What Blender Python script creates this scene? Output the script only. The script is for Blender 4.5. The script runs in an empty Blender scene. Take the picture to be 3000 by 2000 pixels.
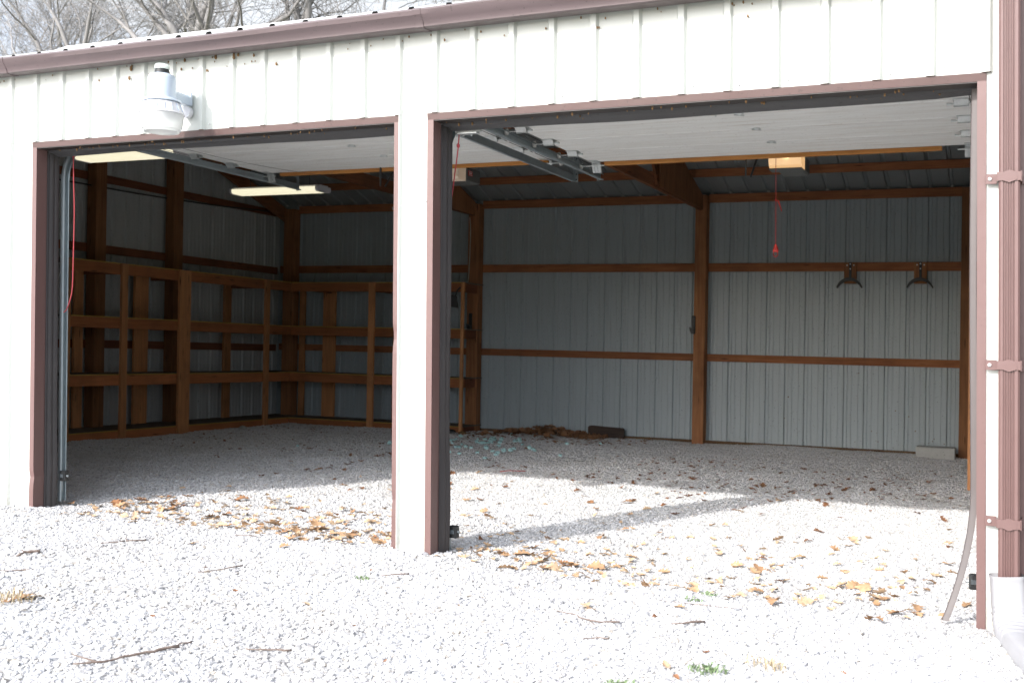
import bpy, bmesh, math, random
import numpy as np
from mathutils import Vector, Matrix
R = math.radians
SC = bpy.context.scene
COL = SC.collection

# ------------------------------------------------------------------ camera
def cam_axes(yaw, pitch, roll):
    cy, sy, cp, sp = math.cos(yaw), math.sin(yaw), math.cos(pitch), math.sin(pitch)
    f = Vector((sy*cp, cy*cp, sp)); r = Vector((cy, -sy, 0)); u = r.cross(f)
    c, s = math.cos(roll), math.sin(roll)
    return c*r + s*u, -s*r + c*u, f
cam_d = bpy.data.cameras.new('camera')
cam = bpy.data.objects.new('camera', cam_d); COL.objects.link(cam); SC.camera = cam
r_, u_, f_ = cam_axes(-0.4282, 0.0061, 0.0183)
CAM = Vector((0.0775, -5.1948, 1.1294))
cam.matrix_world = Matrix.Translation(CAM) @ Matrix((r_, u_, -f_)).transposed().to_4x4()
cam_d.sensor_fit = 'HORIZONTAL'; cam_d.sensor_width = 36.0; cam_d.lens = 3192.5/3000*36
cam_d.clip_start = 0.05; cam_d.clip_end = 2000
cam_d.dof.use_dof = True; cam_d.dof.focus_distance = 6.0; cam_d.dof.aperture_fstop = 5.0

# ------------------------------------------------------------------ sky, sun, exposure
SUN_DIR = Vector((0.38, 1.0, -0.66)).normalized()          # the way the light travels
sun_el = math.asin(-SUN_DIR.z); to_sun = -SUN_DIR
W_ = bpy.data.worlds.new('World'); SC.world = W_; W_.use_nodes = True
nt = W_.node_tree; nt.nodes.clear()
sky = nt.nodes.new('ShaderNodeTexSky'); sky.sky_type = 'NISHITA'; sky.sun_disc = False
sky.sun_elevation = sun_el; sky.sun_rotation = math.atan2(to_sun.x, to_sun.y)
sky.air_density = 0.7; sky.dust_density = 2.5; sky.ozone_density = 1.0; sky.altitude = 200
bg = nt.nodes.new('ShaderNodeBackground'); bg.inputs[1].default_value = 0.15
wo = nt.nodes.new('ShaderNodeOutputWorld')
tc = nt.nodes.new('ShaderNodeTexCoord'); mp_ = nt.nodes.new('ShaderNodeMapping'); mp_.inputs['Scale'].default_value = (1, 1, 3)
nt.links.new(tc.outputs['Generated'], mp_.inputs[0])
cn = nt.nodes.new('ShaderNodeTexNoise'); cn.inputs['Scale'].default_value = 2.6; cn.inputs['Detail'].default_value = 7; nt.links.new(mp_.outputs[0], cn.inputs[0])
cr_ = nt.nodes.new('ShaderNodeMapRange'); cr_.inputs[1].default_value = .3; cr_.inputs[2].default_value = .62; cr_.inputs[3].default_value = .6; cr_.inputs[4].default_value = 1.0
nt.links.new(cn.outputs[0], cr_.inputs[0])
cm = nt.nodes.new('ShaderNodeMix'); cm.data_type = 'RGBA'; cm.inputs[7].default_value = (2.3, 2.42, 2.6, 1)     # thin bright winter cloud
nt.links.new(cr_.outputs[0], cm.inputs[0]); nt.links.new(sky.outputs[0], cm.inputs[6])
# extra sky glow low on the sun side, added to light the garage interior
nv = nt.nodes.new('ShaderNodeVectorMath'); nv.operation = 'NORMALIZE'; nt.links.new(tc.outputs['Generated'], nv.inputs[0])
dp = nt.nodes.new('ShaderNodeVectorMath'); dp.operation = 'DOT_PRODUCT'; dp.inputs[1].default_value = Vector((to_sun.x, to_sun.y, to_sun.z*.55)).normalized(); nt.links.new(nv.outputs[0], dp.inputs[0])
hr = nt.nodes.new('ShaderNodeMapRange'); hr.interpolation_type = 'SMOOTHSTEP'; hr.inputs[1].default_value = .35; hr.inputs[2].default_value = 1; hr.inputs[3].default_value = 1; hr.inputs[4].default_value = 3.6
nt.links.new(dp.outputs['Value'], hr.inputs[0])
hm = nt.nodes.new('ShaderNodeVectorMath'); hm.operation = 'SCALE'; nt.links.new(cm.outputs[2], hm.inputs[0]); nt.links.new(hr.outputs[0], hm.inputs['Scale'])
nt.links.new(hm.outputs[0], bg.inputs[0]); nt.links.new(bg.outputs[0], wo.inputs[0])
sd = bpy.data.lights.new('sun', 'SUN'); sd.energy = 1.7; sd.angle = R(1.4); sd.color = (1.0, 0.975, 0.94)
sun = bpy.data.objects.new('sun', sd); COL.objects.link(sun)
sun.rotation_euler = SUN_DIR.to_track_quat('-Z', 'Y').to_euler(); sun.location = (-8, -20, 20)
SC.view_settings.view_transform = 'Standard'; SC.view_settings.look = 'None'
SC.view_settings.gamma = 1.0; SC.view_settings.use_curve_mapping = False
SC.view_settings.exposure = 1.56
SC.render.engine = 'CYCLES'
cy_ = SC.cycles
cy_.max_bounces = 10; cy_.diffuse_bounces = 6; cy_.glossy_bounces = 3; cy_.transmission_bounces = 6
cy_.use_denoising = True; cy_.sample_clamp_indirect = 8

# ------------------------------------------------------------------ the building is slightly racked: one real-world warp for all that stands with it
D = 8.0114; H = 2.3974; XB = -5.8026
def warp(x, y, z):
    t = min(max(y/D, -0.6), 1.15); zz = min(z, 5.0)
    xc = min(max(x, -12.0), 4.0)
    nx = x + (-0.0127*(1-t) - 0.0007*t)*zz
    ny = y + t*0.0494*(xc-XB) + (-0.001*(1-t) + 0.0022*t)*zz
    nz = z + (1-t)*-0.0085*(xc+3) + t*-0.0056*(xc-XB)
    return (nx, ny, nz)
def hz(x, y):                                    # gravel surface height (before the warp)
    h = 0.0
    if x > -3: h += -0.0384*min((x+3)/3, 1.1)*max(0, min(1, 1-(y-0.5)/2.5))
    h += 0.02*max(0, min(1, (y-5)/3))
    h += 0.010*math.sin(x*1.7+y*0.9+1)*math.sin(y*1.3-x*0.4) + 0.006*math.sin(x*4.1-y*3.3)
    # worn hollows just inside the two thresholds
    for cx in (-4.35, -1.4):
        h -= 0.022*math.exp(-((x-cx)/1.0)**2 - ((y-0.35)/0.35)**2)
    h += 0.012*math.exp(-((y+0.25)/0.25)**2)
    return h

# ------------------------------------------------------------------ materials
def new_mat(name):
    m = bpy.data.materials.new(name); m.use_nodes = True
    n = m.node_tree; b = n.nodes['Principled BSDF']
    return m, n, b
def N(n, t, **kw):
    o = n.nodes.new(t)
    for k, v in kw.items(): setattr(o, k, v)
    return o
def mix(n, fac, a, b, mode='MIX'):
    m = N(n, 'ShaderNodeMix', data_type='RGBA', blend_type=mode)
    for sock, v in ((m.inputs[0], fac), (m.inputs[6], a), (m.inputs[7], b)):
        if hasattr(v, 'links') or hasattr(v, 'is_linked'): n.links.new(v, sock)
        elif isinstance(v, (int, float)): sock.default_value = v
        else: sock.default_value = (*v, 1)
    return m.outputs[2]
def ramp(n, src, p0, p1, c0=0.0, c1=1.0):
    m = N(n, 'ShaderNodeMapRange'); m.inputs[1].default_value = p0; m.inputs[2].default_value = p1
    m.inputs[3].default_value = c0; m.inputs[4].default_value = c1; n.links.new(src, m.inputs[0]); return m.outputs[0]
def pos(n, scale=(1, 1, 1)):
    g = N(n, 'ShaderNodeNewGeometry'); mp = N(n, 'ShaderNodeMapping'); mp.inputs['Scale'].default_value = scale
    n.links.new(g.outputs['Position'], mp.inputs[0]); return mp.outputs[0]
def noise(n, vec, scale, detail=4, rough=.55):
    t = N(n, 'ShaderNodeTexNoise'); t.inputs['Scale'].default_value = scale; t.inputs['Detail'].default_value = detail
    t.inputs['Roughness'].default_value = rough
    if vec is not None: n.links.new(vec, t.inputs['Vector'])
    return t.outputs[0]
def bump(n, b, src, strength, dist):
    bp = N(n, 'ShaderNodeBump'); bp.inputs['Strength'].default_value = strength; bp.inputs['Distance'].default_value = dist
    n.links.new(src, bp.inputs['Height']); n.links.new(bp.outputs[0], b.inputs['Normal'])
def mat_paint(name, col, rough=.45, dirt=.15, dcol=(.25, .2, .15), metallic=0, streak=(2, 2, .6), spec=.5, dscale=3.0, specks=0.0):
    m, n, b = new_mat(name)
    p = pos(n, streak); f = ramp(n, noise(n, p, dscale, 6, .65), .45, .8, 0, dirt)
    c = mix(n, f, col, dcol)
    if specks:
        s = ramp(n, noise(n, pos(n), 55, 2), .66, .70, 0, specks); c = mix(n, s, c, tuple(x*.3 for x in dcol))
    n.links.new(c, b.inputs['Base Color'])
    b.inputs['Roughness'].default_value = rough; b.inputs['Metallic'].default_value = metallic
    b.inputs['Specular IOR Level'].default_value = spec
    bump(n, b, noise(n, pos(n), 7, 3), .25, .01)
    return m
def mat_wood(name, c1, c2, axis, rough=.75, knots=True):
    m, n, b = new_mat(name)
    sc = {'x': (1.2, 22, 22), 'y': (22, 1.2, 22), 'z': (22, 22, 1.2)}[axis]
    p = pos(n, sc)
    w = noise(n, p, 1.6, 8, .62)
    c = mix(n, ramp(n, w, .3, .7), c1, c2)
    oi = N(n, 'ShaderNodeObjectInfo')
    tint = N(n, 'ShaderNodeHueSaturation'); n.links.new(ramp(n, oi.outputs['Random'], 0, 1, .75, 1.2), tint.inputs['Value'])
    n.links.new(c, tint.inputs['Color']); c = tint.outputs[0]
    if knots:
        sk = {'x': (.7, 6, 6), 'y': (6, .7, 6), 'z': (6, 6, .7)}[axis]
        v = N(n, 'ShaderNodeTexVoronoi'); v.inputs['Scale'].default_value = 3.1; n.links.new(pos(n, sk), v.inputs['Vector'])
        c = mix(n, ramp(n, v.outputs['Distance'], .05, .16, .85, 0), c, (.035, .014, .006))
    st = ramp(n, noise(n, pos(n), 2.3, 5), .5, .75, 0, .45)
    c = mix(n, st, c, (.09, .045, .025))
    n.links.new(c, b.inputs['Base Color']); b.inputs['Roughness'].default_value = rough
    b.inputs['Specular IOR Level'].default_value = .25
    bump(n, b, w, .3, .004)
    return m
M = {}
M['white'] = mat_paint('white_steel_cladding', (.51, .53, .50), .38, .10, (.45, .42, .34), streak=(6, 6, .5), specks=.0)
_m = M['white']; _n = _m.node_tree; _b = _n.nodes['Principled BSDF']; _src = _b.inputs['Base Color'].links[0].from_socket
_x = N(_n, 'ShaderNodeSeparateXYZ'); _n.links.new(pos(_n), _x.inputs[0])
_mm = N(_n, 'ShaderNodeMath', operation='MULTIPLY'); _n.links.new(ramp(_n, _x.outputs[2], .22, -.02, 0, 1), _mm.inputs[0]); _n.links.new(ramp(_n, noise(_n, pos(_n), 30, 5, .7), .35, .7), _mm.inputs[1])
_c = mix(_n, _mm.outputs[0], _src, (.30, .27, .22)); _n.links.new(_c, _b.inputs['Base Color'])
M['inner'] = mat_paint('grey_backed_steel', (.365, .42, .44), .42, .3, (.30, .32, .32), streak=(5, 5, .35), specks=.5, dscale=2.0)
M['sidein'] = mat_paint('grey_backed_gable_steel', (.45, .475, .475), .42, .3, (.20, .21, .21), streak=(5, 5, .35), specks=.5)
M['roofin'] = mat_paint('grey_backed_roof_steel', (.27, .30, .305), .45, .3, (.24, .25, .25), streak=(3, .6, 3))
M['roofout'] = mat_paint('white_roof_steel', (.78, .78, .77), .4, .2, (.3, .28, .25), streak=(3, .6, 3))
M['brown'] = mat_paint('mauve_brown_trim', (.135, .077, .071), .42, .18, (.10, .05, .046), specks=.15)
M['brownhead'] = mat_paint('deep_mauve_header_trim', (.088, .050, .046), .42, .25, (.05, .03, .028), specks=.3)
M['gutter'] = mat_paint('weathered_brown_gutter', (.105, .077, .080), .40, .55, (.07, .055, .054), streak=(.7, 2, 5), dscale=5, specks=.35)
M['rubber'] = mat_paint('black_rubber_seal', (.035, .031, .032), .5, .35, (.10, .09, .085), specks=.5)
M['soffit'] = mat_paint('dark_brown_soffit', (.022, .017, .015), .5, .5, (.05, .04, .03), specks=.6)
M['rubber2'] = mat_paint('grey_rubber_flap', (.05, .05, .053), .6, .5, (.035, .032, .032), streak=(.6, 8, 8), dscale=6, specks=.5)
M['vinyl'] = mat_paint('tan_vinyl_strip', (.085, .072, .07), .5, .25, (.12, .1, .09))
M['galv'] = mat_paint('galvanised_steel', (.33, .38, .40), .38, .5, (.18, .22, .24), metallic=.55, dscale=5)
M['zinc'] = mat_paint('bright_zinc_hinge', (.55, .58, .58), .35, .35, (.25, .25, .25), metallic=.5, dscale=15)
M['door'] = mat_paint('off_white_painted_door', (.72, .73, .715), .6, .45, (.46, .42, .36), streak=(.7, 6, 6), dscale=3, specks=.35)
_m = M['door']; _n = _m.node_tree; _b = _n.nodes['Principled BSDF']; _src = _b.inputs['Base Color'].links[0].from_socket
_f = ramp(_n, noise(_n, pos(_n, (1.2, 26, 1)), 1.5, 5, .6), .60, .66, 0, .55)
_g = ramp(_n, noise(_n, pos(_n), 3.0, 4), .42, .6)
_mm = N(_n, 'ShaderNodeMath', operation='MULTIPLY'); _n.links.new(_f, _mm.inputs[0]); _n.links.new(_g, _mm.inputs[1])
_n.links.new(mix(_n, _mm.outputs[0], _src, (.38, .31, .24)), _b.inputs['Base Color'])
M['woodx'] = mat_wood('brown_lumber_along', (.40, .165, .07), (.25, .09, .04), 'x')
M['woody'] = mat_wood('brown_lumber_deep', (.28, .11, .05), (.15, .06, .026), 'y')
M['woodz'] = mat_wood('brown_post_timber', (.40, .185, .08), (.24, .10, .045), 'z')
M['wallwood'] = mat_wood('dark_wall_lumber', (.27, .10, .05), (.16, .058, .03), 'y')
M['pinex'] = mat_wood('orange_pine_along', (.46, .175, .07), (.31, .115, .045), 'x')
M['piney'] = mat_wood('orange_pine_deep', (.46, .175, .07), (.31, .115, .045), 'y')
M['pinez'] = mat_wood('orange_pine_upright', (.60, .285, .125), (.42, .19, .08), 'z')
M['strip'] = mat_wood('golden_pine_strip', (.62, .29, .085), (.50, .21, .055), 'x')
M['osb'] = mat_paint('dusty_shelf_board', (.16, .13, .10), .85, .6, (.06, .05, .045), dscale=5)
M['osbedge'] = mat_paint('yellow_board_edge', (.45, .29, .06), .8, .3, (.2, .12, .03))
M['oldboard'] = mat_wood('grey_old_board', (.10, .07, .055), (.05, .036, .03), 'x')
M['skirt'] = mat_wood('treated_skirt_board', (.20, .12, .06), (.11, .065, .035), 'x')
M['concrete'] = mat_paint('pale_concrete_block', (.47, .47, .45), .9, .5, (.32, .31, .29), dscale=14, specks=.6)
M['black'] = mat_paint('matt_black_plastic', (.022, .024, .025), .5, .3, (.06, .06, .055))
M['grey'] = mat_paint('dark_grey_opener_case', (.10, .105, .10), .5, .2, (.06, .06, .06))
M['screw'] = mat_paint('pale_screw_heads', (.75, .75, .74), .35, .2, (.4, .4, .4), metallic=.2)
M['lampmetal'] = mat_paint('pale_blue_grey_lamp_housing', (.50, .57, .66), .35, .2, (.35, .38, .42), metallic=.15)
M['whiteplastic'] = mat_paint('white_corrugated_plastic', (.66, .66, .69), .4, .12, (.5, .47, .42))
M['redrope'] = mat_paint('faded_red_cord', (.36, .045, .055), .8, .4, (.2, .05, .05), dscale=30)
M['redcord'] = mat_paint('bright_red_cord', (.42, .03, .022), .6, .1, (.4, .03, .03))
M['elbow'] = mat_paint('white_corrugated_drain', (.33, .33, .345), .4, .25, (.2, .19, .17))
M['whitecable'] = mat_paint('white_cable', (.55, .53, .47), .6, .2, (.3, .28, .25))
M['cyan'] = mat_paint('pale_cyan_foam', (.52, .78, .78), .8, .2, (.42, .6, .6), dscale=30)
M['bark'] = mat_paint('grey_oak_bark', (.25, .24, .235), .95, .6, (.15, .145, .14), streak=(6, 6, 1.5), dscale=2)
M['twigbark'] = mat_paint('brown_grey_twig', (.16, .12, .10), .9, .5, (.30, .26, .23), dscale=40)
M['weed'] = mat_paint('fresh_green_weed', (.17, .24, .12), .6, .5, (.28, .30, .18), dscale=40)
M['drygrass'] = mat_paint('dry_grass_stem', (.40, .32, .20), .8, .4, (.25, .2, .13), dscale=40)
M['mud'] = mat_paint('brown_nest_debris', (.22, .13, .06), .95, .6, (.08, .05, .03), dscale=60)
def mat_glow(name, col, e, base=(.8, .8, .75)):
    m, n, b = new_mat(name); b.inputs['Base Color'].default_value = (*base, 1); b.inputs['Roughness'].default_value = .4
    b.inputs['Emission Color'].default_value = (*col, 1); b.inputs['Emission Strength'].default_value = e
    return m
M['tube'] = mat_glow('lit_fluorescent_diffuser', (1, .93, .66), .31)
M['warm'] = mat_glow('lit_warm_opener_lens', (1, .58, .25), .24, (.7, .6, .45))
M['bulb'] = mat_glow('lit_warm_bulb', (1, .72, .35), 1.0)
M['dimlens'] = mat_glow('dimly_lit_opener_lens', (1, .66, .40), .05, (.62, .58, .52))
def mat_glass(name, col, rough, ior=1.45, trans=.8):
    m, n, b = new_mat(name); b.inputs['Base Color'].default_value = (*col, 1); b.inputs['Roughness'].default_value = rough
    b.inputs['Transmission Weight'].default_value = trans; b.inputs['IOR'].default_value = ior; return m
M['bowl'] = mat_glass('frosted_prismatic_refractor', (.88, .89, .88), .45, 1.3, .55)
M['cell'] = mat_glass('clear_photocell_dome', (.85, .92, .88), .2, 1.3, .6)
M['pane'] = mat_paint('dark_sensor_eye', (.12, .14, .15), .2, .1)

def mat_gravel_ground():
    m, n, b = new_mat('fine_limestone_gravel_bed')
    p = pos(n)
    v = N(n, 'ShaderNodeTexVoronoi'); v.inputs['Scale'].default_value = 95; n.links.new(p, v.inputs['Vector'])
    v2 = N(n, 'ShaderNodeTexVoronoi'); v2.inputs['Scale'].default_value = 48; n.links.new(p, v2.inputs['Vector'])
    sep = N(n, 'ShaderNodeSeparateColor'); n.links.new(v.outputs['Color'], sep.inputs[0])
    c = mix(n, sep.outputs[0], (.40, .40, .40), (.68, .68, .68))
    c = mix(n, ramp(n, v.outputs['Distance'], .3, .75, 0, .5), c, (.30, .295, .29))
    big = noise(n, p, .9, 5, .6)
    c = mix(n, ramp(n, big, .48, .72, 0, .45), c, (.30, .275, .24))
    # earth-stained patches of their own shape where leaves rot inside the bay
    d2 = noise(n, pos(n, (1, 1.6, 1)), 1.7, 6, .7)
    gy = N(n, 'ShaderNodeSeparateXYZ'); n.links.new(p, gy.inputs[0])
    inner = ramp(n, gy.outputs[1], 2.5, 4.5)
    c = mix(n, ramp(n, gy.outputs[1], .5, 4.5, 0, .95), c, mix(n, sep.outputs[1], (.72, .73, .74), (.95, .95, .955)))  # bed painted paler inward, standing in for light on the shaded floor
    mm = N(n, 'ShaderNodeMath', operation='MULTIPLY'); n.links.new(ramp(n, d2, .58, .70, 0, .55), mm.inputs[0]); n.links.new(inner, mm.inputs[1])
    c = mix(n, mm.outputs[0], c, (.10, .085, .07))
    n.links.new(c, b.inputs['Base Color']); b.inputs['Roughness'].default_value = .95; b.inputs['Specular IOR Level'].default_value = .2
    ad = N(n, 'ShaderNodeMath', operation='ADD'); n.links.new(v.outputs['Distance'], ad.inputs[0]); n.links.new(v2.outputs['Distance'], ad.inputs[1])
    inv = ramp(n, ad.outputs[0], 0, 1.2, 1, 0)
    bump(n, b, inv, .35, .008)
    return m
def mat_stone():
    m, n, b = new_mat('limestone_chip')
    oi = N(n, 'ShaderNodeObjectInfo')
    cr = N(n, 'ShaderNodeValToRGB'); e = cr.color_ramp.elements
    e[0].position = 0; e[0].color = (.33, .33, .345, 1); e[1].position = 1; e[1].color = (.76, .76, .76, 1)
    for p_, c_ in ((.08, (.47, .47, .485)), (.12, (.50, .51, .53)), (.18, (.66, .66, .66)), (.62, (.73, .73, .735)), (.8, (.56, .51, .44)), (.84, (.72, .72, .73))):
        q = e.new(p_); q.color = (*c_, 1)
    n.links.new(oi.outputs['Random'], cr.inputs[0])
    c = mix(n, ramp(n, noise(n, pos(n), 120, 3), .4, .7, 0, .3), cr.outputs[0], (.36, .35, .33))
    c = mix(n, ramp(n, noise(n, pos(n, (1, 1.5, 1)), 1.1, 5, .6), .45, .7, 0, .45), c, (.42, .40, .37))
    yy = N(n, 'ShaderNodeSeparateXYZ'); n.links.new(pos(n), yy.inputs[0])     # chip colour evens out the light: darker in the sunny yard, paler under the roof
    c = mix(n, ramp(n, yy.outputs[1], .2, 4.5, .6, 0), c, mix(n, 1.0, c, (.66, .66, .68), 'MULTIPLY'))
    n.links.new(c, b.inputs['Base Color']); b.inputs['Roughness'].default_value = .9; b.inputs['Specular IOR Level'].default_value = .25
    return m
def mat_leaf(name, a, bcol, cc):
    m, n, b = new_mat(name)
    oi = N(n, 'ShaderNodeObjectInfo')
    cr = N(n, 'ShaderNodeValToRGB'); e = cr.color_ramp.elements
    e[0].color = (*a, 1); e[1].color = (*cc, 1); q = e.new(.5); q.color = (*bcol, 1)
    n.links.new(oi.outputs['Random'], cr.inputs[0])
    c = mix(n, ramp(n, noise(n, pos(n), 40, 3), .45, .7, 0, .5), cr.outputs[0], tuple(x*.55 for x in a))
    n.links.new(c, b.inputs['Base Color']); b.inputs['Roughness'].default_value = .65; b.inputs['Specular IOR Level'].default_value = .3
    return m
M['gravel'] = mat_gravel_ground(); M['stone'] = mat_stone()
M['leaf'] = mat_leaf('dry_tan_oak_leaf', (.34, .20, .11), (.45, .29, .17), (.52, .38, .25))
M['leafdark'] = mat_leaf('brown_oak_leaf', (.16, .07, .035), (.24, .115, .055), (.32, .17, .085))
def mat_ground():
    m, n, b = new_mat('leaf_littered_winter_grass')
    c = mix(n, ramp(n, noise(n, pos(n), 1.2, 8, .7), .35, .65), (.16, .14, .08), (.10, .12, .05))
    n.links.new(c, b.inputs['Base Color']); b.inputs['Roughness'].default_value = 1
    bump(n, b, noise(n, pos(n), 14, 6), .6, .05); return m
M['ground'] = mat_ground()

# ------------------------------------------------------------------ mesh helpers
class MB:
    def __init__(s): s.v = []; s.f = []; s.mi = []; s.m = 0
    def add(s, vs, fs):
        o = len(s.v); s.v += [tuple(p) for p in vs]; s.f += [tuple(i+o for i in f) for f in fs]; s.mi += [s.m]*len(fs)
        return s
    def box(s, x0, x1, y0, y1, z0, z1, bev=0.0):
        if x0 > x1: x0, x1 = x1, x0
        if y0 > y1: y0, y1 = y1, y0
        if z0 > z1: z0, z1 = z1, z0
        b = min(bev, (x1-x0)*.3, (y1-y0)*.3, (z1-z0)*.3)
        if b <= 0:
            return s.add([(x, y, z) for z in (z0, z1) for y in (y0, y1) for x in (x0, x1)],
                         [(0, 2, 3, 1), (4, 5, 7, 6), (0, 1, 5, 4), (2, 6, 7, 3), (0, 4, 6, 2), (1, 3, 7, 5)])
        bm = bmesh.new(); bmesh.ops.create_cube(bm, size=1)
        for v in bm.verts:
            v.co = ((x0+x1)/2 + v.co.x*(x1-x0), (y0+y1)/2 + v.co.y*(y1-y0), (z0+z1)/2 + v.co.z*(z1-z0))
        bmesh.ops.bevel(bm, geom=bm.edges[:], offset=b, segments=1, affect='EDGES')
        bm.verts.index_update()
        s.add([v.co[:] for v in bm.verts], [[v.index for v in f.verts] for f in bm.faces]); bm.free(); return s
    def obox(s, c, ax, ay, az, hx, hy, hz_):
        c = Vector(c); ax = Vector(ax).normalized(); ay = Vector(ay).normalized(); az = Vector(az).normalized()
        vs = [c + ax*hx*i + ay*hy*j + az*hz_*k for k in (-1, 1) for j in (-1, 1) for i in (-1, 1)]
        return s.add(vs, [(0, 2, 3, 1), (4, 5, 7, 6), (0, 1, 5, 4), (2, 6, 7, 3), (0, 4, 6, 2), (1, 3, 7, 5)])
    def tube(s, pts, rad, seg=8, cap=True):
        pts = [Vector(p) for p in pts]; n = len(pts)
        rad = rad if isinstance(rad, (list, tuple)) else [rad]*n
        rings = []; up = Vector((0.13, 0.21, 1)).normalized()
        for i, p in enumerate(pts):
            t = (pts[min(i+1, n-1)] - pts[max(i-1, 0)]).normalized()
            a = t.cross(up)
            if a.length < 1e-3: a = t.cross(Vector((1, 0, 0)))
            a.normalize(); b = t.cross(a)
            rings.append([p + (a*math.cos(2*math.pi*k/seg) + b*math.sin(2*math.pi*k/seg))*rad[i] for k in range(seg)])
        vs = [v for r in rings for v in r]
        fs = [(i*seg+k, i*seg+(k+1) % seg, (i+1)*seg+(k+1) % seg, (i+1)*seg+k) for i in range(n-1) for k in range(seg)]
        if cap: fs += [tuple(range(seg))[::-1], tuple((n-1)*seg+k for k in range(seg))]
        return s.add(vs, fs)
    def lathe(s, c, prof, seg=32, axis=Vector((0, 0, 1)), cap0=False, cap1=False):
        c = Vector(c); axis = axis.normalized(); a = axis.orthogonal().normalized(); b = axis.cross(a)
        vs = []; n = len(prof)
        for (r, h) in prof:
            for k in range(seg):
                t = 2*math.pi*k/seg; vs.append(c + axis*h + (a*math.cos(t)+b*math.sin(t))*r)
        fs = [(i*seg+k, i*seg+(k+1) % seg, (i+1)*seg+(k+1) % seg, (i+1)*seg+k) for i in range(n-1) for k in range(seg)]
        if cap0: fs.append(tuple(range(seg))[::-1])
        if cap1: fs.append(tuple((n-1)*seg+k for k in range(seg)))
        return s.add(vs, fs)
    def extrude(s, prof, a0, a1, axis='x', closed=True, steps=1, wob=None):
        """prof: list of 2D points in the plane across axis; extruded from a0 to a1"""
        n = len(prof); vs = []
        for i in range(steps+1):
            a = a0 + (a1-a0)*i/steps
            for (p, q) in prof:
                if wob: dp, dq = wob(a, p, q); P_, Q_ = p+dp, q+dq
                else: P_, Q_ = p, q
                vs.append({'x': (a, P_, Q_), 'y': (P_, a, Q_), 'z': (P_, Q_, a)}[axis])
        m = n if closed else n-1
        fs = [(i*n+k, i*n+(k+1) % n, (i+1)*n+(k+1) % n, (i+1)*n+k) for i in range(steps) for k in range(m)]
        if closed: fs += [tuple(range(n))[::-1], tuple(steps*n+k for k in range(n))]
        return s.add(vs, fs)
    def build(s, name, mat, parent=None, w=True, loc=None, smooth=False, auto=None):
        mats = mat if isinstance(mat, (list, tuple)) else [mat]
        vs = [warp(*v) for v in s.v] if w else s.v
        me = bpy.data.meshes.new(name)
        o = bpy.data.objects.new(name, me); COL.objects.link(o)
        base = Vector((0, 0, 0))
        if parent is not None:
            o.parent = parent; base = world_base(parent)
        else:
            a = np.array(vs); base = Vector(((a[:, 0].min()+a[:, 0].max())/2, (a[:, 1].min()+a[:, 1].max())/2, a[:, 2].min())) if loc is None else Vector(loc)
            o.location = base
            BASES[o.name] = base.copy()
        if parent is not None: BASES[o.name] = base.copy()
        me.from_pydata([(v[0]-base[0], v[1]-base[1], v[2]-base[2]) for v in vs], [], s.f)
        for mm in mats: me.materials.append(M[mm] if isinstance(mm, str) else mm)
        if len(mats) > 1: me.polygons.foreach_set('material_index', s.mi)
        bm = bmesh.new(); bm.from_mesh(me); bmesh.ops.recalc_face_normals(bm, faces=bm.faces[:]) if not getattr(s, 'open', False) else None
        bm.to_mesh(me); bm.free()
        if smooth:
            me.polygons.foreach_set('use_smooth', [True]*len(me.polygons))
            if auto: me.set_sharp_from_angle(angle=R(auto))
        me.update(); return o
BASES = {}
def world_base(o): return BASES.get(o.name, Vector((0, 0, 0)))
def tag(o, label=None, cat=None, group=None, kind=None):
    for k, v in (('label', label), ('category', cat), ('group', group), ('kind', kind)):
        if v: o[k] = v
    return o
def thing(name, label, cat, loc, group=None, w=True):
    o = bpy.data.objects.new(name, None); COL.objects.link(o); o.empty_display_size = .1
    p = Vector(warp(*loc)) if w else Vector(loc)
    o.location = p; BASES[o.name] = p.copy(); return tag(o, label, cat, group)

RIB = .2286
def rib_profile(u0, u1, phase=0.0, hh=.019, minor=True, fine=False):
    """points (u, h) of a ribbed steel sheet between u0 and u1, major ribs every 9 inches"""
    base = [(-.026, 0), (-.014, hh), (.014, hh), (.026, 0)]
    if minor: base += [(.066, 0), (.070, .0035), (.082, .0035), (.086, 0), (.142, 0), (.146, .0035), (.158, .0035), (.162, 0)]
    k0 = int(math.floor((u0-phase)/RIB))-1; k1 = int(math.ceil((u1-phase)/RIB))+1
    pts = [(phase+k*RIB+a, h) for k in range(k0, k1+1) for a, h in base]
    out = []
    def interp(u):
        for (a, h), (b, g) in zip(pts, pts[1:]):
            if a <= u <= b: return h + (g-h)*(u-a)/max(b-a, 1e-9)
        return 0
    out.append((u0, interp(u0))); out += [p for p in pts if u0 < p[0] < u1]; out.append((u1, interp(u1)))
    return out

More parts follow.
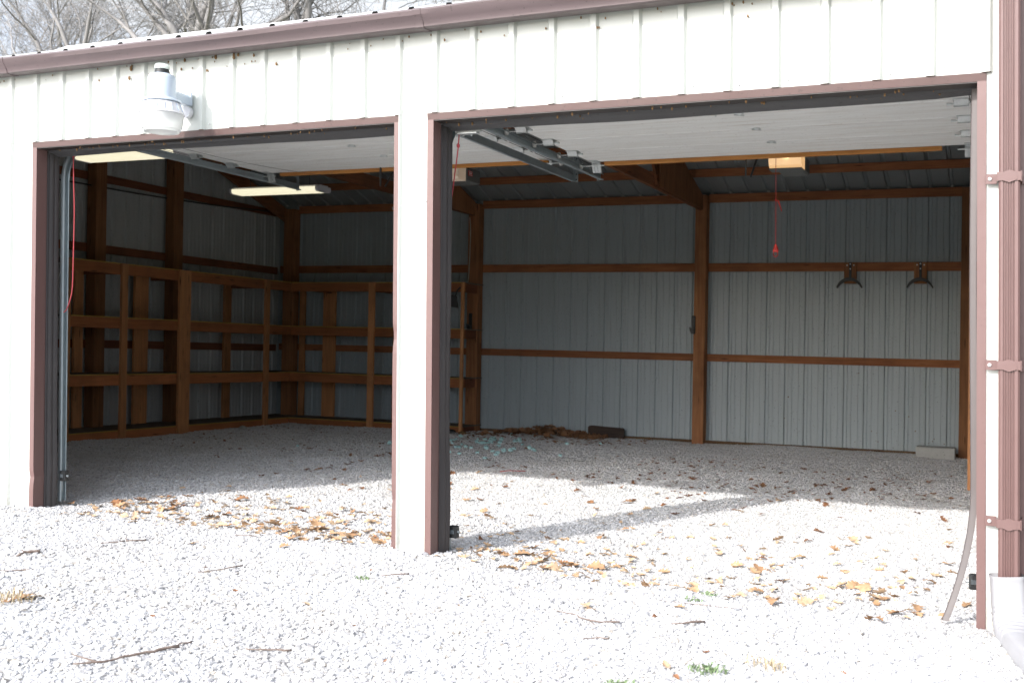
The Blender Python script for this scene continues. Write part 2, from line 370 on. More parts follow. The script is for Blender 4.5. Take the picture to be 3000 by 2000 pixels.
# ================================================================== GROUND
def grid_mesh(name, xs, ys, zf, mat, kind='structure', w=True):
    nx, ny = len(xs), len(ys); vs = []
    for y in ys:
        for x in xs:
            p = (x, y, zf(x, y)); vs.append(warp(*p) if w else p)
    fs = [(j*nx+i, j*nx+i+1, (j+1)*nx+i+1, (j+1)*nx+i) for j in range(ny-1) for i in range(nx-1)]
    me = bpy.data.meshes.new(name); me.from_pydata(vs, [], fs); me.materials.append(M[mat])
    me.polygons.foreach_set('use_smooth', [True]*len(me.polygons))
    o = bpy.data.objects.new(name, me); COL.objects.link(o); o['kind'] = kind; return o
def ys_adapt(a, b, fa, fb, fine, coarse):
    out = []; x = a
    while x < b:
        out.append(x); x += fine if fa <= x <= fb else coarse
    out.append(b); return out
rng = random.Random(7)
gn = {}
def hz_fine(x, y):
    e = min(1, max(0, (x+14)/2))*min(1, max(0, (7-x)/2))*min(1, max(0, (y+9)/2))*min(1, max(0, (10.5-y)/1.5))
    return hz(x, y)*e + (1-e)*-.05 + .003*math.sin(x*13+math.sin(y*7)*2)*math.sin(y*17+x*3)
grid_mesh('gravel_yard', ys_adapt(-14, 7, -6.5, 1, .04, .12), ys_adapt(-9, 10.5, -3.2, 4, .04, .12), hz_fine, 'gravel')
grid_mesh('ground', [-600, -120, -40, -20, -14, -7, 0, 7, 20, 60, 600], [-600, -60, -20, -9, 0, 5, 10.5, 20, 40, 120, 900],
          lambda x, y: -.075 + (0 if abs(x) < 100 and abs(y) < 100 else .02), 'ground', w=False)

# loose gravel chips lying on the bed: one object nobody could count
def gravel_chips():
    rs = np.random.RandomState(3)
    P = []
    zones = [(-6.6, 0.7, -3.0, -.2, 165000, .80), (-7.8, .2, -.2, 1.8, 60000, .72), (-9.5, -.1, 1.8, 4.2, 90000, .62), (-9.5, -.2, 4.2, 7.9, 110000, .60)]
    cam_xy = np.array([CAM.x, CAM.y])
    for (x0, x1, y0, y1, n, s) in zones:
        x = rs.uniform(x0, x1, n*2); y = rs.uniform(y0, y1, n*2)
        # keep what a camera near here could see: a generous wedge
        d = np.stack([x-CAM.x, y-CAM.y], 1); fw = np.array([-.415, .91]); rt = np.array([.91, .415])
        z = d@fw; l = d@rt
        k = np.abs(l) < z*.60+.6
        x, y = x[k][:n], y[k][:n]
        P += [(a, b, s) for a, b in zip(x, y)]
    m = len(P)
    co = np.array([warp(a, b, hz_fine(a, b)+.0015) for a, b, s in P])
    sc = np.array([s for *_, s in P]) * np.clip(rs.lognormal(-.05, .45, m), .4, 2.6)
    me = bpy.data.meshes.new('loose_gravel'); me.vertices.add(m); me.vertices.foreach_set('co', co.ravel())
    a = me.attributes.new('size', 'FLOAT', 'POINT'); a.data.foreach_set('value', sc.astype(np.float32))
    a = me.attributes.new('spin', 'FLOAT_VECTOR', 'POINT')
    a.data.foreach_set('vector', np.stack([rs.uniform(-.5, .5, m), rs.uniform(-.5, .5, m), rs.uniform(0, 6.28, m)], 1).ravel())
    a = me.attributes.new('pick', 'INT', 'POINT'); a.data.foreach_set('value', rs.randint(0, 5, m).astype(np.int32))
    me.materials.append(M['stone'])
    o = bpy.data.objects.new('loose_gravel', me); COL.objects.link(o)
    tag(o, 'loose pale limestone gravel chips covering the yard and the floor of the open garage', 'gravel', kind='stuff')
    ng = bpy.data.node_groups.new('chips', 'GeometryNodeTree')
    ng.interface.new_socket('Geometry', in_out='INPUT', socket_type='NodeSocketGeometry')
    ng.interface.new_socket('Geometry', in_out='OUTPUT', socket_type='NodeSocketGeometry')
    L = ng.links.new; nn = ng.nodes.new
    gi = nn('NodeGroupInput'); go = nn('NodeGroupOutput'); g2i = nn('GeometryNodeGeometryToInstance')
    for i in range(5):
        ic = nn('GeometryNodeMeshIcoSphere'); ic.inputs['Radius'].default_value = 1; ic.inputs['Subdivisions'].default_value = 2 if i else 1
        sp = nn('GeometryNodeSetPosition'); nz = nn('ShaderNodeTexNoise'); nz.inputs['Scale'].default_value = .8
        pz = nn('GeometryNodeInputPosition'); va = nn('ShaderNodeVectorMath'); va.operation = 'ADD'; va.inputs[1].default_value = (i*3.7, i*1.3, 0)
        L(pz.outputs[0], va.inputs[0]); L(va.outputs[0], nz.inputs['Vector'])
        sb = nn('ShaderNodeVectorMath'); sb.operation = 'SUBTRACT'; sb.inputs[1].default_value = (.5, .5, .5); L(nz.outputs['Color'], sb.inputs[0])
        ml = nn('ShaderNodeVectorMath'); ml.operation = 'SCALE'; ml.inputs['Scale'].default_value = 2.2; L(sb.outputs[0], ml.inputs[0])
        L(ic.outputs[0], sp.inputs[0]); L(ml.outputs[0], sp.inputs['Offset'])
        tr = nn('GeometryNodeTransform'); k = .0078
        tr.inputs['Scale'].default_value = (k*(1+.14*i), k*(.75+.05*i), k*(.55+.06*(i % 3)))
        L(sp.outputs[0], tr.inputs[0])
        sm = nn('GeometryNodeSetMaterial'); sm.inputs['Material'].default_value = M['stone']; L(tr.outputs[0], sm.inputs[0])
        L(sm.outputs[0], g2i.inputs[0])
    iop = nn('GeometryNodeInstanceOnPoints'); iop.inputs['Pick Instance'].default_value = True
    L(gi.outputs[0], iop.inputs['Points']); L(g2i.outputs[0], iop.inputs['Instance'])
    def attr(nm, t):
        q = nn('GeometryNodeInputNamedAttribute'); q.data_type = t; q.inputs[0].default_value = nm; return q.outputs[0]
    L(attr('size', 'FLOAT'), iop.inputs['Scale']); L(attr('pick', 'INT'), iop.inputs['Instance Index'])
    e2r = nn('FunctionNodeEulerToRotation'); L(attr('spin', 'FLOAT_VECTOR'), e2r.inputs[0]); L(e2r.outputs[0], iop.inputs['Rotation'])
    L(iop.outputs[0], go.inputs[0])
    md = o.modifiers.new('chips', 'NODES'); md.node_group = ng
gravel_chips()

# ================================================================== GARAGE BUILDING
XL, XR = -9.62, .26
ZB = 3.10                                        # underside of roof at the back wall
YR, ZR = 4.1, 4.40                               # ridge
def roof_z(y): return ZB+(D-y)*(ZR-ZB)/(D-YR) if y > YR else 2.965+(ZR-2.965)*y/YR
gar = thing('pole_barn_garage', 'white ribbed steel garage with two open bays and brown trim', 'garage', (-4.4, 0, 0))

def sheet_wall(xs0, xs1, y, z0, z1, sgn, name, mat, phase, parent, topf=None):
    """wall sheet along x; sgn -1: ribs stick out toward -y"""
    pr = rib_profile(xs0, xs1, phase); b = MB(); n = len(pr)
    lv = [z0, (z0+z1)/2, z1]
    vs = [(u, y+sgn*h, z) for z in lv for u, h in pr]
    b.add(vs, [(j*n+i, j*n+i+1, (j+1)*n+i+1, (j+1)*n+i) for j in range(len(lv)-1) for i in range(n-1)])
    b.open = True
    return b.build(name, mat, parent)
# front cladding: header band over the doors, left field, pier, right end strip = one part
L0, L1, P0, P1 = -5.7448, -2.9600, -2.7895, .0002     # outer trim lines of left and right openings
b = MB(); b.open = True
def add_sheet(b, x0, x1, z0, z1, y=0.0, phase=0.0, dent=None):
    pr = rib_profile(x0, x1, phase, minor=False); n = len(pr); lv = [z0, z0+(z1-z0)*.35, z0+(z1-z0)*.7, z1]
    b.add([(u, y-h, z) for z in lv for u, h in pr], [(j*n+i, j*n+i+1, (j+1)*n+i+1, (j+1)*n+i) for j in range(len(lv)-1) for i in range(n-1)])
add_sheet(b, XL-.02, L0+.002, -.04, H+.001); add_sheet(b, L1-.002, P0+.002, -.05, H+.001); add_sheet(b, P1-.002, XR, -.1, H+.001, phase=.1143)
add_sheet(b, XL-.02, XR, H+.0015, 2.93)
fw = b.build('front_wall', 'white', gar)
def screw(x, y, z, r=.0055, nrm=(0, -1, 0), parent=None):
    b = MB(); b.lathe((x, y, z), [(r, 0), (r, .004), (r*.55, .007)], 8, Vector(nrm), cap1=True); return b.build('screw', 'screw', parent or gar)
for k in range(0, 28): screw(-k*RIB+.055, -.001, H+.035+.006*math.sin(k*2.3))
for x, z in ((-2.953, 1.9), (-2.798, 1.92), (-2.951, 1.09), (-2.805, 1.07), (.022, .84), (-5.79, 1.95), (-5.80, 1.05), (-5.83, 1.4)): screw(x, -.001, z)
# back wall
b = MB(); b.open = True
pr = rib_profile(XL-.04, XR+.04, XB, minor=True); n = len(pr)
b.add([(u, D+h, z) for z in (-.02, 1.0, 2.1, 3.12) for u, h in pr], [(j*n+i, j*n+i+1, (j+1)*n+i+1, (j+1)*n+i) for j in range(3) for i in range(n-1)])
b.build('back_wall', 'inner', gar)
b = MB(); b.box(XL+.02, XR-.02, D-.042, D-.004, -.06, .045); b.build('skirt_board', 'skirt', gar)
# gable walls (ribs vertical, top follows the roof)
for nm, X, s in (('left_wall', XL, -1), ('right_wall', XR, 1)):
    b = MB(); b.open = True
    pr = rib_profile(0.0, D+.03, .11, minor=True); n = len(pr)
    vs = []
    for t in (0, .33, .66, 1):
        for u, h in pr: vs.append((X+s*h, u, -.03+(roof_z(u)-.005+.03)*t))
    b.add(vs, [(j*n+i, j*n+i+1, (j+1)*n+i+1, (j+1)*n+i) for j in range(3) for i in range(n-1)])
    b.build(nm, 'sidein', gar)
# outer skin for the gable that a side view could show
for nm, X, s in (('gable_cladding', XL-.03, -1), ('gable_cladding', XR+.03, 1)):
    b = MB(); b.open = True
    pr = rib_profile(-.0, D, .11, minor=False); n = len(pr); vs = []
    for t in (0, 1):
        for u, h in pr: vs.append((X+s*h, u, -.1+(roof_z(u)-.012+.1)*t))
    b.add(vs, [(i, i+1, n+i+1, n+i) for i in range(n-1)]); b.build(nm, 'white', gar)
# roof: two slopes, inside skin and outside skin
def slope(name, y0, z0, y1, z1, mat, off):
    b = MB(); b.open = True
    pr = rib_profile(XL-.12, XR+.12, XB, minor=False); n = len(pr)
    b.add([(u, y, z+off+h) for (y, z) in ((y0, z0), ((y0+y1)/2, (z0+z1)/2), (y1, z1)) for u, h in pr],
          [(j*n+i, j*n+i+1, (j+1)*n+i+1, (j+1)*n+i) for j in range(2) for i in range(n-1)])
    return b.build(name, mat, gar)
slope('roof', -.10, roof_z(0)-.035, YR, ZR, 'roofin', 0); slope('roof', D+.1, ZB-.033, YR, ZR, 'roofin', 0)
slope('roof_cladding', -.115, roof_z(0)-.040, YR, ZR, 'roofout', .006); slope('roof_cladding', D+.12, ZB-.04, YR, ZR, 'roofout', .006)
b = MB(); b.extrude([(YR-.2, ZR-.055), (YR, ZR+.045), (YR+.2, ZR-.055), (YR+.2, ZR-.045), (YR, ZR+.055), (YR-.2, ZR-.045)], XL-.13, XR+.13); b.build('ridge_cap', 'roofout', gar)
# dirt spots on the back wall low on the right
q_ = random.Random(9)
for i in range(26):
    x, z = q_.uniform(-2.6, -.5), q_.uniform(.1, 1.0); b = MB(); r = q_.uniform(.003, .009)
    b.lathe((x, D-.001, z), [(r, 0), (r*.8, .003), (.001, .004)], 6, Vector((0, -1, 0))); b.build('dirt_spot', 'mud', gar)
# roof-rib closure plugs and grime where the roof meets the back eave girt
for k in range(-16, 27):
    x = XB+k*RIB
    if XL < x < XR:
        b = MB(); b.box(x-.014, x+.014, D-.09, D-.05, 3.093, 3.112); b.build('foam_closure', 'concrete', gar)
# gutter (K profile), with a wavy pressed face and two joints
def gw(a, p, q):
    w_ = .5*math.sin(a*1.9)+.3*math.sin(a*5.3+1)
    return ((0.006*w_+.003*math.sin(a*11)*math.exp(-((math.fmod(abs(a), 1.9)-.9)/.3)**2))*(1 if p < -.06 else 0), .008*w_*(1 if q > 2.88 else .3))
GP = [(-.022, 2.838), (-.105, 2.832), (-.118, 2.838), (-.120, 2.852), (-.132, 2.872), (-.150, 2.892), (-.156, 2.915), (-.152, 2.925), (-.143, 2.925), (-.143, 2.916),
      (-.146, 2.912), (-.142, 2.895), (-.126, 2.875), (-.113, 2.853), (-.103, 2.840), (-.028, 2.845), (-.028, 2.93), (-.022, 2.93)]
b = MB(); b.extrude(GP, XL-.15, XR+.1, steps=90, wob=gw); gut = b.build('gutter', 'gutter', gar, smooth=True, auto=25)
for x in (-5.86, -2.755):
    b = MB(); b.extrude([(p-.003 if p < -.09 else p, q+(-.003 if q < 2.86 else .001)) for p, q in GP], x-.045, x, steps=3, wob=gw); b.build('gutter_joint', 'gutter', gut, smooth=True, auto=25)
# nests and dirt stuck under the gutter
b = MB(); rr = random.Random(5)
for i in range(70):
    x = rr.uniform(-6.2, -.9) if i > 26 else rr.gauss(-4.5, .35); k = rr.random()
    z = 2.833 - (rr.random()**2)*.09; r = rr.uniform(.002, .007)*(1.5 if i < 26 else .8)
    b.lathe((x, -.004-rr.random()*.01, z), [(r*.2, -r*1.6), (r, -r*.5), (r*.8, r), (.1*r, r*1.7)], 5)
for i in range(90):
    x = rr.uniform(L0+.1, -.1); r = rr.uniform(.0025, .007)
    if L1 < x < P0: continue
    b.lathe((x, rr.uniform(.01, .12), H-.042-rr.random()*.012), [(r*.2, -r*1.6), (r, -r*.5), (r*.8, r), (.1*r, r*1.7)], 5)
o = b.build('nest_debris', 'mud', gar); o['kind'] = 'stuff'
# corner trim + downspout with straps and a white corrugated elbow
b = MB(); b.box(.10, XR+.045, -.012, -.004, -.1, 2.90); b.box(XR+.037, XR+.045, -.004, .12, -.1, 2.90); b.build('corner_trim', 'brown', gar)
def ds_profile(cx, cy, hx, hy):
    pts = []
    nn = 5
    pts.append((cx-hx, cy+hy)); pts.append((cx-hx, cy-hy+.008)); pts.append((cx-hx+.008, cy-hy))
    a0 = cx-hx+.018; a1 = cx+hx-.018; st = (a1-a0)/nn
    for i in range(nn):
        a = a0+i*st; pts += [(a, cy-hy), (a+st*.22, cy-hy+.005), (a+st*.5, cy-hy+.005), (a+st*.72, cy-hy)]
    pts += [(cx+hx-.008, cy-hy), (cx+hx, cy-hy+.008), (cx+hx, cy+hy)]
    return pts
dsx = .092
b = MB(); b.extrude(ds_profile(dsx, -.052, .042, .036), .205, 2.80, 'z'); dsp = b.build('downspout', 'brown', gar)
for z in (.445, 1.12, 1.927):
    b = MB()
    def stw(h): return [(-.004, h)]
    prof = []
    b.box(dsx-.046, dsx+.046, -.0925, -.0895, z-.019, z+.019, .001)
    b.extrude([(dsx-.03, z+.016), (dsx, z+.027), (dsx+.03, z+.016), (dsx+.03, z-.016), (dsx, z-.027), (dsx-.03, z-.016)], -.0945, -.0910, 'y')
    b.box(dsx-.0495, dsx-.0435, -.0895, -.022, z-.018, z+.018); b.box(dsx+.0435, dsx+.0495, -.0895, -.022, z-.022, z+.022)
    b.box(dsx-.094, dsx-.0495, -.026, -.0205, z-.022, z+.022, .001); b.box(dsx+.0495, dsx+.084, -.0195, -.014, z-.026, z+.026, .001)
    st = b.build('strap', 'brown', dsp)
    b = MB(); b.lathe((dsx-.077, -.026, z), [(.008, 0), (.008, .004), (.004, .008)], 10, Vector((0, -1, 0)), cap1=True); b.build('screw', 'screw', dsp)
# elbow: rounded-rectangle hose along a path, corrugated
def hose(path, hx, hy, n=90):
    b = MB(); P_ = [Vector(p) for p in path]
    def bez(t):
        k = len(P_)-1; return sum((math.comb(k, i)*(1-t)**(k-i)*t**i*P_[i] for i in range(k+1)), Vector())
    seg = 20; vs = []
    for i in range(n+1):
        t = i/n; p = bez(t); d = (bez(min(1, t+.01))-bez(max(0, t-.01))).normalized()
        a = Vector((1, 0.25, 0)); a = (a-d*a.dot(d)).normalized(); c = d.cross(a)
        rib = 1+(.045*math.sin(i*2*math.pi/5) if .26 < t < .66 else (.03 if t < .03 else 0.0)) - .06*max(0, t-.1)
        for k in range(seg):
            an = 2*math.pi*k/seg; ca, sa = math.cos(an), math.sin(an)
            e = .55
            vs.append(p + a*hx*rib*math.copysign(abs(ca)**e, ca) + c*hy*rib*math.copysign(abs(sa)**e, sa))
    b.add(vs, [(i*seg+k, i*seg+(k+1) % seg, (i+1)*seg+(k+1) % seg, (i+1)*seg+k) for i in range(n) for k in range(seg)]); return b
b = hose([(dsx-.008, -.055, .225), (dsx, -.055, .12), (dsx, -.055, .02), (dsx, -.09, -.02), (dsx+.02, -.25, -.02), (dsx+.07, -.5, .0), (dsx+.17, -.8, .0)], .066, .052)
b.open = True; b.build('drain_elbow', 'elbow', dsp, smooth=True)

# opening trims (face + return), one set per opening
def opening(x0, x1, zl, zr, nm):
    t = .0375
    b = MB()
    # header face, with a lip
    b.extrude([(-.0105, H), (-.0035, H), (-.0035, H-.036), (-.0055, H-.036)], x0, x1, 'x')
    hd = b.build('header_trim', 'brownhead', gar)
    b = MB(); b.box(x0+.001, x1-.001, -.0034, .084, H-.041, H-.0355); b.build('header_soffit', 'soffit', gar)
    for s, x, z0 in ((1, x0, zl), (-1, x1, zr)):
        b = MB()
        def wob(a, p, q):
            dn = .006*math.exp(-((a-1.18)/.05)**2)+.004*math.exp(-((a-.28)/.04)**2) if nm == 'L' and s < 0 else (.005*math.exp(-((a-.2)/.03)**2) if nm == 'L' else 0)
            return (dn*.9, dn)
        b.extrude([(x, -.0065), (x+s*t, -.0065), (x+s*t, .078), (x+s*(t-.003), .078), (x+s*(t-.003), -.0015), (x, -.0015)], z0-.03, H-.0355, 'z', steps=60, wob=wob)
        b.build('jamb_trim', 'brown', gar)
    return
opening(L0, L1, -.0015, 0, 'L'); opening(P0, P1, 0, -.0384, 'R')
# rubber seals on jambs: ribbed profile, slightly bowed; header flap
def seal(x, s, zb, bow, mat='rubber', curl=False):
    b = MB()
    prof = [(0, .079), (.006, .079), (.009, .086), (.005, .094), (.010, .102), (.016, .110), (.019, .122), (.017, .130), (.023, .139), (.027, .155), (.025, .160), (.013, .152), (.0, .135)]
    def wob(a, p, q):
        k = abs(p-x)/.027
        lo = max(0, (.45-a)/.45)
        w_ = bow*k*(.35*math.sin(a*2.1+x)+ (1.0*math.exp(-((a-.28)/.22)**2)))
        if curl: w_ += k*(-.0 + .105*lo**2.2)
        return (s*w_, (-.12*lo**2*k if curl else 0))
    b.extrude([(x+s*p, q) for p, q in prof], zb, H-.045, 'z', steps=70, wob=wob)
    return b.build('door_seal', mat, gar, smooth=True, auto=35)
seal(L0+.0375, 1, 0, .006); seal(P0+.0375, 1, 0, .010)
seal(L1-.0375, -1, 0, .004)
# right hand seal: paler vinyl face that has come away at the bottom
b = MB()
for i in range(1): pass
prof = [(0, .079), (-.010, .079), (-.026, .084), (-.030, .092), (-.026, .098), (-.010, .094), (0, .1)]
def rs_w(a, p, q):
    lo = max(0, (.55-a)/.55); k = 1.0
    return (-.105*lo**1.8 + .003*math.sin(a*3.1), -.06*lo**1.5)
b.extrude([(P1-.0385+p, q) for p, q in prof], -.02, H-.045, 'z', steps=80, wob=rs_w)
b.build('door_seal', 'vinyl', gar, smooth=True, auto=35)['label'] = 'pale vinyl door seal curling away at its foot'
for (x0, x1, ph) in ((L0+.045, L1-.04, 0), (P0+.045, P1-.04, 2)):
    b = MB(); n = 60; vs = []
    for i in range(n+1):
        x = x0+(x1-x0)*i/n; e = math.sin(x*2.3+ph)*.004+math.sin(x*6+ph)*.0015; s_ = 1-.75*max(0, (x-(x1-.18))/.18) if ph == 2 else 1
        vs += [(x, .079, H-.0415), (x, .092, H-.054+e*.3), (x, .125, H-.056+e), (x, .150, H-.060+e-.012*s_), (x, .154, H-.058+e-.012*s_), (x, .128, H-.052+e), (x, .1, H-.050)]
    m = 7
    b.add(vs, [(i*m+k, i*m+(k+1) % m, (i+1)*m+(k+1) % m, (i+1)*m+k) for i in range(n) for k in range(m)]); b.build('header_seal', 'rubber2', gar, smooth=True, auto=40)
# inner framing at the front so that no light leaks between trim and posts
b = MB(); b.box(XL+.05, XR-.03, .03, .07, H-.034, 2.9); b.build('header_beam', 'woodx', gar)
for a in ((XL+.05, L0-.002, .085, .125), (L1+.002, P0-.002, .02, .20), (P1+.002, XR-.03, .03, .17)):
    b = MB(); b.box(*a, 0.02, H-.036); b.build('jamb_post', 'woodz', gar)

# back wall posts
for x0, x1 in ((-9.42, -9.24), (-6.525, -6.365), (-3.465, -3.325), (-.43, -.29)):
    b = MB(); b.box(x0, x1, D-.182, D-.042, -.05, 3.0+(.07 if x0 > -5 else .04), .004); b.build('post', 'woodz', gar)
# gable wall posts
for X0, X1, y0, y1 in ((XL+.042, XL+.18, 4.255, 4.42), (XL+.042, XL+.18, 5.56, 5.73), (XL+.042, XL+.18, 2.3, 2.44), (XL+.042, XL+.18, .25, .39),
                       (XR-.18, XR-.042, 2.9, 3.04), (XR-.18, XR-.042, 5.4, 5.54)):
    b = MB(); b.box(X0, X1, y0, y1, -.05, roof_z((y0+y1)/2)-.1, .004); b.build('post', 'woodz', gar)
# girts
for z0, z1 in ((1.025, 1.115), (2.135, 2.238)):
    for x0, x1 in ((XL+.05, -6.45), (-6.449, -3.395), (-3.394, XR-.05)):
        b = MB(); b.box(x0, x1, D-.0415, D-.0025, z0, z1, .003); b.build('girt', 'woodx', gar)
for x0, x1 in ((-9.239, -6.526), (-6.364, -3.466), (-3.324, -.431), (-.289, XR-.05)):
    b = MB(); b.box(x0, x1, D-.085, D-.0435, 2.985, 3.088, .003); b.build('eave_girt', 'woodx', gar)
for X, s in ((XL, 1), (XR, -1)):
    for z0, z1 in ((1.005, 1.10), (2.115, 2.212), (2.945, 3.035)):
        b = MB(); b.box(X+s*.003, X+s*.041, .15, D-.09, z0, z1, .003); b.build('girt', 'wallwood', gar)
# orange board standing by the right wall
b = MB(); b.box(-.235, -.195, 4.80, 4.89, -.03, 1.92, .003); b.build('stud', 'pinez', gar)['label'] = 'loose orange stud against the right wall'
# purlins
for yy in (7.38, 6.75, 6.1, 5.45, 4.8, 4.25, 3.7, 3.1, 2.45, 1.8, 1.15, .5):
    zt = roof_z(yy)-.004
    for x0, x1 in ((XL+.02, -6.40), (-6.396, -3.35), (-3.346, XR-.02)):
        b = MB(); b.box(x0, x1, yy-.019, yy+.019, zt-.092, zt, .002); b.build('purlin', 'woodx', gar)
# trusses over the posts: bottom chord, top chords, plywood gusset, webs
def chord(b, x0, x1, p, q, h):
    (y0, z0), (y1, z1) = p, q
    b.add([(x, y, z) for x in (x0, x1) for (y, z) in ((y0, z0-h), (y1, z1-h), (y1, z1), (y0, z0))],
          [(0, 1, 2, 3), (7, 6, 5, 4), (0, 4, 5, 1), (1, 5, 6, 2), (2, 6, 7, 3), (3, 7, 4, 0)])
for X in (-6.445, -3.395):
    tr = MB()
    chord(tr, X-.0195, X+.0195, (.1, 3.02), (D-.05, 3.02), .14)
    tr = tr.build('truss', 'woody', gar)
    b = MB(); chord(b, X-.0195, X+.0195, (.1, roof_z(.1)-.1), (YR-.005, ZR-.1), .11); chord(b, X-.0195, X+.0195, (D-.06, roof_z(D-.06)-.1), (YR+.005, ZR-.1), .11); b.build('top_chord', 'woody', tr)
    for s in (-1, 1):
        b = MB()
        y1 = D-.21; y0 = 6.05
        b.add([(X+s*a, y, z) for a in (.0205, .032) for (y, z) in ((y0, 2.905), (y1, 2.885), (y1, roof_z(y1)-.115), (7.0, roof_z(7.0)-.13), (y0, roof_z(y0)-.30))],
              [(0, 1, 2, 3, 4), (9, 8, 7, 6, 5)]+[(i, (i+1) % 5, 5+(i+1) % 5, 5+i) for i in range(5)])
        b.build('gusset', 'woodz', tr)
    b = MB()
    for ya, yb in ((5.9, 5.3), (4.5, 5.2), (4.4, 4.1), (3.8, 3.0), (2.3, 2.9), (2.0, 1.4)):
        chord(b, X+.0205, X+.05, (ya, 3.0), (yb, roof_z(yb)-.12), .09)
    b.build('web', 'woody', tr)
for X in (XL+.20, XR-.20):
    b = MB(); chord(b, X-.02, X+.02, (.1, roof_z(.1)-.1), (YR-.005, ZR-.1), .15); chord(b, X-.02, X+.02, (D-.05, roof_z(D-.05)-.1), (YR+.005, ZR-.1), .19)
    b.build('rafter', 'woody', gar)

# ---- the two rolled-up sectional doors with tracks
def track_profile(sgn):   # C channel opening toward the door
    return [(0, -.026), (0, .026), (sgn*.022, .026), (sgn*.026, .018), (sgn*.023, .0165), (sgn*.019, .023), (sgn*.003, .023), (sgn*.003, -.023), (sgn*.019, -.023), (sgn*.023, -.0165), (sgn*.026, -.018), (sgn*.022, -.026)]
def track(x, s, zt, yend, nm):
    """vertical run up the jamb, a bend, then a level run to the back"""
    b = MB(); prof = track_profile(s)
    path = []
    yv = .215
    for i in range(12): path.append((Vector((x, yv, .03+i*(zt-.33-.03)/11)), Vector((0, 1, 0))))
    for i in range(1, 10):
        a = math.pi/2*i/10; path.append((Vector((x, yv+.30*(1-math.cos(a)), zt-.33+.30*math.sin(a)+.03*i/10)), Vector((0, math.cos(a), -math.sin(a)))))
    for i in range(12): path.append((Vector((x, yv+.31+i*(yend-yv-.31)/11, zt)), Vector((0, 0, -1))))
    vs = []
    for c, nrm in path:
        for p, q in prof: vs.append(c+Vector((p, 0, 0))+nrm*(-q))
    m = len(prof)
    b.add(vs, [(i*m+k, i*m+(k+1) % m, (i+1)*m+(k+1) % m, (i+1)*m+k) for i in range(len(path)-1) for k in range(m)]+[tuple(range(m)), tuple((len(path)-1)*m+k for k in range(m))])
    # hanging angle with punched look at the end, wall angle along the jamb
    t = b.build('door_track', 'galv', gar)
    b = MB(); b.box(x-.003-s*.004, x+.0-s*.004, yend-.03, yend+.0, zt-.028, zt+.75)
    b.box(x-s*.004, x-s*.03, yend-.0, yend+.003, zt-.028, zt+.75); b.build('hanger_angle', 'galv', t)
    b = MB()
    for i in range(9): b.lathe((x-s*.017, yend-.001, zt-.01+i*.04), [(.0055, 0), (.0055, .0012)], 8, Vector((0, -1, 0)), cap1=True)
    b.build('punched_hole', 'black', t)
    # cable / counter-spring beside the track
    return t
